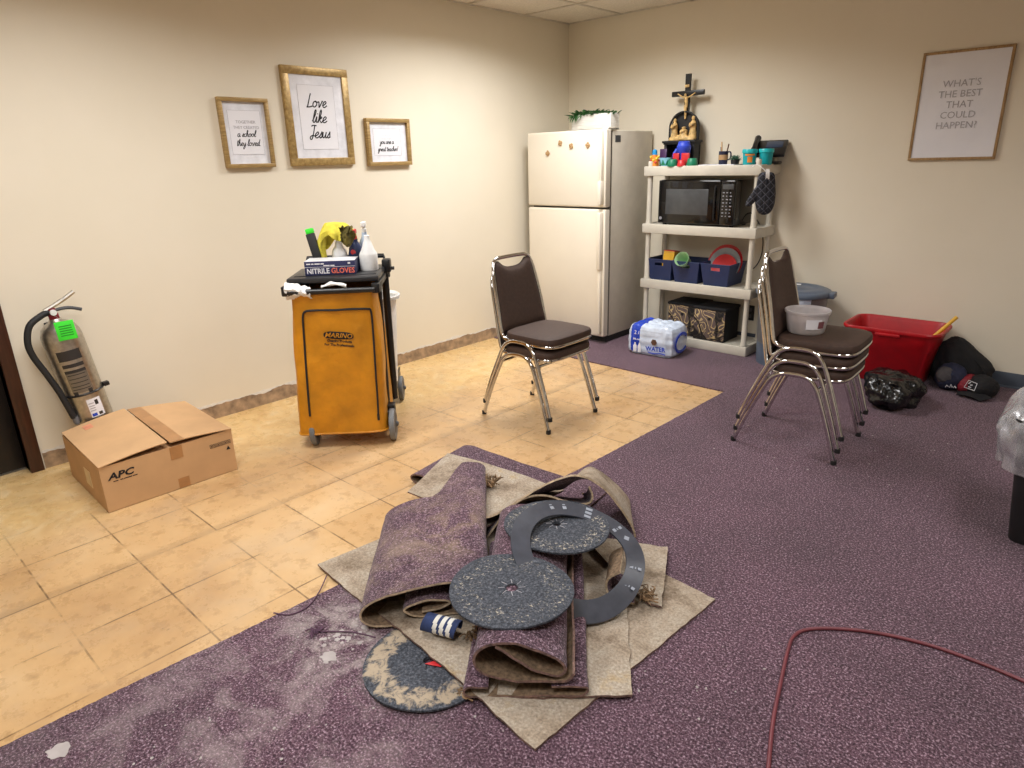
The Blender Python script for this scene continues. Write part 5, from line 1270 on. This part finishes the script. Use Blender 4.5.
# curled strip end below the ring
t = thing('carpet_scrap', 'narrow curled carpet end standing inside the sanding ring', 'carpet scrap', (2.825, -3.345, .03), radians(30), 'torn out carpet scraps')
prof = [(.0, .115), (-.035, .09), (-.045, .055), (-.03, .02), (.0, .006), (.05, .006)]
b = MB(); strip_roll(b, prof, .007, .15, .003, seed=51); b.build('curled_sheet', [m_backd, m_pile, m_rimlight], t)

# sanding discs
def disc(label, loc, R, rot, mat, hole, cup=.004, slit=False):
    t = thing('sanding_disc', label, 'sanding disc', loc, 0, 'round floor sanding discs', rot)
    n, m = 64, 14; vs = []; fs = []
    for s_ in (1, -1):
        for k in range(m + 1):
            r = hole + (R - hole) * k / m
            for i in range(n):
                a = 2 * pi * i / n; rr2 = r * (1 + (.006 * nz((cos(a) * 8, sin(a) * 8, 2)) if k == m else 0))
                vs.append((rr2 * cos(a), rr2 * sin(a), s_ * .0055 * (1 if k < m else .55) + cup * (r / R) ** 2 * cos(2 * a + 1) + .002 * nz((cos(a) * r * 9, sin(a) * r * 9, 3))))
    o_ = (m + 1) * n
    for k in range(m):
        for i in range(n):
            j = (i + 1) % n; fs.append((k * n + i, k * n + j, (k + 1) * n + j, (k + 1) * n + i)); fs.append((o_ + k * n + i, o_ + (k + 1) * n + i, o_ + (k + 1) * n + j, o_ + k * n + j))
    for i in range(n): j = (i + 1) % n; fs.append((m * n + i, m * n + j, o_ + m * n + j, o_ + m * n + i)); fs.append((i, o_ + i, o_ + j, j))
    MB().add(vs, fs, 0, True).build('pad', mat, t)
    sl = MB()
    for k in range(8):
        a = 2 * pi * k / 8 + .3; sl.tube([((hole + .002) * cos(a), (hole + .002) * sin(a), .0058), ((hole + .022) * cos(a + .1), (hole + .022) * sin(a + .1), .0062)], .0011, 4)
    sl.build('slits', m_inkg if not slit else m_black, t)
    return t
ROLLTOP = .066 + .122
disc('dark round sanding disc lying on the front carpet roll, nearest the camera', (2.668, -3.690, .198), .187, (radians(-1), radians(1), .4), disc_mat('sanding grit nearest', .05, .178, .13, 1.7, False), .019)
disc('dark round sanding disc lying far back, under the ring and the arched scrap', (2.545, -3.325, .205), .184, (radians(2), radians(2), 1.9), disc_mat('sanding grit far', .09, .175, .16, 5.2, False), .015)
td = disc('dusty round sanding disc on the carpet, half under the largest scrap', (2.545, -3.927, .0165), .192, (0, 0, 2.6), disc_mat('sanding grit dusty', .085, .185, .26, 9.4, True), .016, .003, True)
b = MB(); b.prism([(.0, -.02), (.05, -.012), (.052, .0), (.02, .002)], 0, .0012, mat=Matrix.Translation((.0, .0, .008)) @ Matrix.Rotation(-2.3, 4, 'Z')); lab(b.build('red_tag', m_redc, td), 'small red tag')
# ring
nn = Vector((.378, -.049, 1)).normalized(); zq = Vector((0, 0, 1)).rotation_difference(nn).to_euler()
t = thing('sanding_ring', 'smooth dark grey ring with pale marks leaning over the far sanding disc', 'ring', (2.676, -3.375, .180), rot=zq)
n = 72; Ro, Ri = .230, .165; rz_ = lambda a, r: .010 * sin(2 * a + .5) - 1.25 * max(0, r * cos(a + .55)) ** 2
vs = []; fs = []
for z in (.003, -.003):
    for r in (Ri, (Ri + Ro) / 2, Ro):
        for i in range(n): a = 2 * pi * i / n; vs.append((r * cos(a), r * sin(a), z + rz_(a, r)))
for i in range(n):
    j = (i + 1) % n
    for k in range(2): fs.append((k * n + i, k * n + j, (k + 1) * n + j, (k + 1) * n + i)); fs.append((3 * n + k * n + i, 3 * n + (k + 1) * n + i, 3 * n + (k + 1) * n + j, 3 * n + k * n + j))
    fs.append((2 * n + i, 2 * n + j, 5 * n + j, 5 * n + i)); fs.append((i, 3 * n + i, 3 * n + j, j))
MB().add(vs, fs, 0, True).build('band', M('dark grey ring plastic', (66, 69, 79), .38, var=(20, .1)), t)
rm = (Ri + Ro) / 2; m_mark = M('pale ring marks', (150, 156, 168), .6)
for a, k in ((2.75, 0), (2.5, 0), (2.05, 1), (1.45, 2), (1.2, 3), (.55, 2), (.2, 2), (-1.35, 4)):
    mk = MB(); q = Matrix.Translation((rm * cos(a), rm * sin(a), .0040 + rz_(a, rm))) @ Matrix.Rotation(a - pi / 2, 4, 'Z')
    if k == 1:
        for s_ in (-1, 0, 1): mk.box((-.012, s_ * .019 - .006, 0), (.012, s_ * .019 + .006, .0006), .002, mat=q)
    elif k == 2: mk.box((-.006, .008, 0), (.006, .02, .0006), .002, mat=q); mk.box((-.004, -.002, 0), (.004, .002, .0006), .001, mat=q); mk.box((-.008, -.02, 0), (.006, -.008, .0006), .002, mat=q)
    elif k == 3: mk.prism([(-.012, 0), (0, .012), (.012, 0), (0, -.012)], 0, .0006, mat=q)
    else: mk.box((-.007, -.007, 0), (.007, .007, .0006), .002, mat=q); mk.box((-.005, .012, 0), (.005, .017, .0006), .001, mat=q)
    mk.build('pale_mark', m_mark, t)

# striped roll, torn tufts, threads
t = thing('striped_strip', 'rolled navy and white striped strip between the two carpet rolls', 'strip', (2.500, -3.835, .042), radians(20))
def sk(u, v):
    a = -pi * .2 + 1.5 * pi * u; return Vector((-.055 + .115 * v + .006 * sin(a), .030 * cos(a) - .0, .026 + .026 * sin(a)))
b = MB(); nU, nV = 16, 33; b.shell(sk, nU, nV, .003)
k_ = 0; ms = []
for i, fc in enumerate(b.f):
    cx = sum((b.v[q_].x for q_ in fc), 0) / len(fc); s_ = (cx + .055) / .115; ms.append(1 if any(abs(s_ - c_) < .06 for c_ in (.42, .62, .82)) else 0)
b.m = ms; b.build('webbing', [m_gtape, m_wstripe], t)
def tuft(label, loc, R, n, mat, seed, flat=1.0):
    rnd = random.Random(seed); b = MB()
    for i in range(n):
        a = rnd.uniform(0, 2 * pi); r = rnd.uniform(.3, 1) * R; p0 = Vector((rnd.uniform(-.3, .3) * R, rnd.uniform(-.3, .3) * R, .001)); 
        b.tube([p0, p0 + Vector((cos(a) * r * .5, sin(a) * r * .5, rnd.uniform(.3, 1) * R * flat)), p0 + Vector((cos(a + .8) * r, sin(a + .8) * r, rnd.uniform(0, .8) * R * flat))], rnd.uniform(.001, .0028), 5, sub=3)
    b.ball((0, 0, R * .2 * flat), (R * .5, R * .42, R * .35 * flat), 10)
    for v in b.v[-80:]: v += Vector((nz(v, 60), nz(v, 70), 0)) * .004
    o = b.build('fibre_tuft', mat, None, loc=loc); tag(o, label, 'fibre tuft', 'torn fibre tufts')
tuft('brown fibre tuft on the scrap right of the dusty roll', (1.995, -3.10, .092), .05, 40, m_fray, 1, .9)
tuft('frayed fibre tuft beside the right end of the sanding ring', (2.885, -3.275, .036), .042, 40, m_fray, 2, .8)
tuft('dark tuft in front, between dusty disc and largest scrap', (2.715, -3.945, .012), .030, 26, m_fray, 3, .5)
tuft('pale fibre wad between the striped strip and front roll', (2.60, -3.79, .042), .036, 30, m_fray, 4, .9)
tuft('purple yarn tuft lying alone on the carpet left of the dusty roll', (2.16, -4.07, .008), .03, 26, m_pfray, 5, .35)
o = MB().tube([(1.93, -3.88, .016), (1.99, -3.95, .012), (2.03, -4.02, .011), (2.02, -4.08, .0095), (1.97, -4.11, .0095)], .0024, 6, sub=5).build('yarn', m_pfray); tag(o, 'loose purple yarn hanging off the left tip of the largest scrap', 'yarn', 'loose yarns')
o = MB().tube([(2.16, -4.07, .0095), (2.22, -4.02, .0105), (2.26, -3.99, .0095), (2.33, -3.96, .0095)], .0022, 6, sub=5).build('yarn', m_pfray); tag(o, 'loose purple yarn between the yarn tuft and the dusty disc', 'yarn', 'loose yarns')
# paint lumps and crumbs on the carpet
for x, y, r, lb in ((2.29, -4.105, .022, 'white paint blot on the carpet left of the dusty disc'), (2.25, -4.02, .05, 'scattered white paint blot between the dusty roll and the dusty disc'), (2.06, -4.76, .026, 'pale paint blot at the lower left on the purple carpet')):
    b = MB(); rnd = random.Random(int(x * 1000))
    for i in range(1 if r < .04 else 26):
        cx, cy, R = (0, 0, r) if r < .04 else (rnd.gauss(0, .03), rnd.gauss(0, .04), rnd.uniform(.003, .010)); m_ = 30
        ring_ = ([(cx + R * (1 + .55 * nz((cos(2 * pi * k / m_) * 2, sin(2 * pi * k / m_) * 2, i + x))) * cos(2 * pi * k / m_), cy + R * (1 + .55 * nz((cos(2 * pi * k / m_) * 2, sin(2 * pi * k / m_) * 2, i + 5))) * sin(2 * pi * k / m_)) for k in range(m_)])
        b.add([(cx, cy, .0018)] + [(x_, y_, .001) for x_, y_ in ring_] + [(x_, y_, 0) for x_, y_ in ring_], [(0, 1 + k, 1 + (k + 1) % m_) for k in range(m_)] + [(1 + k, 1 + m_ + k, 1 + m_ + (k + 1) % m_, 1 + (k + 1) % m_) for k in range(m_)], 0, True)
    o = b.build('paint_blot' if r < .04 else 'paint_specks', m_crumb, None, loc=(x, y, fz)); tag(o, lb, 'paint blot', 'paint blots', None if r < .04 else 'stuff')
rnd = random.Random(12); b = MB()
def crumb(x, y, r):
    bm = bmesh.new(); bmesh.ops.create_icosphere(bm, subdivisions=1, radius=r)
    for v in bm.verts: v.co = v.co * rnd.uniform(.6, 1.2); v.co.z *= .5
    b.addbm(bm, 0, False, Matrix.Translation((x, y, fz + r * .35)))
for i in range(420):
    q = rnd.random()
    if q < .45: x, y = rnd.gauss(2.35, .28), rnd.gauss(-4.45, .3)
    elif q < .65: x, y = rnd.gauss(3.15, .25), rnd.gauss(-3.7, .35)
    elif q < .8: x, y = rnd.gauss(3.0, .3), rnd.gauss(-1.8, .4)
    else: x, y = rnd.uniform(2.15, 3.6), rnd.uniform(-4.6, -1.2)
    if x < 2.12: continue
    crumb(x, y, rnd.choice([.0012, .0016, .002, .002, .003, .0045]))
o = b.build('plaster_crumbs', m_crumb); tag(o, 'tiny white plaster crumbs scattered over the purple carpet', 'debris', kind='stuff')
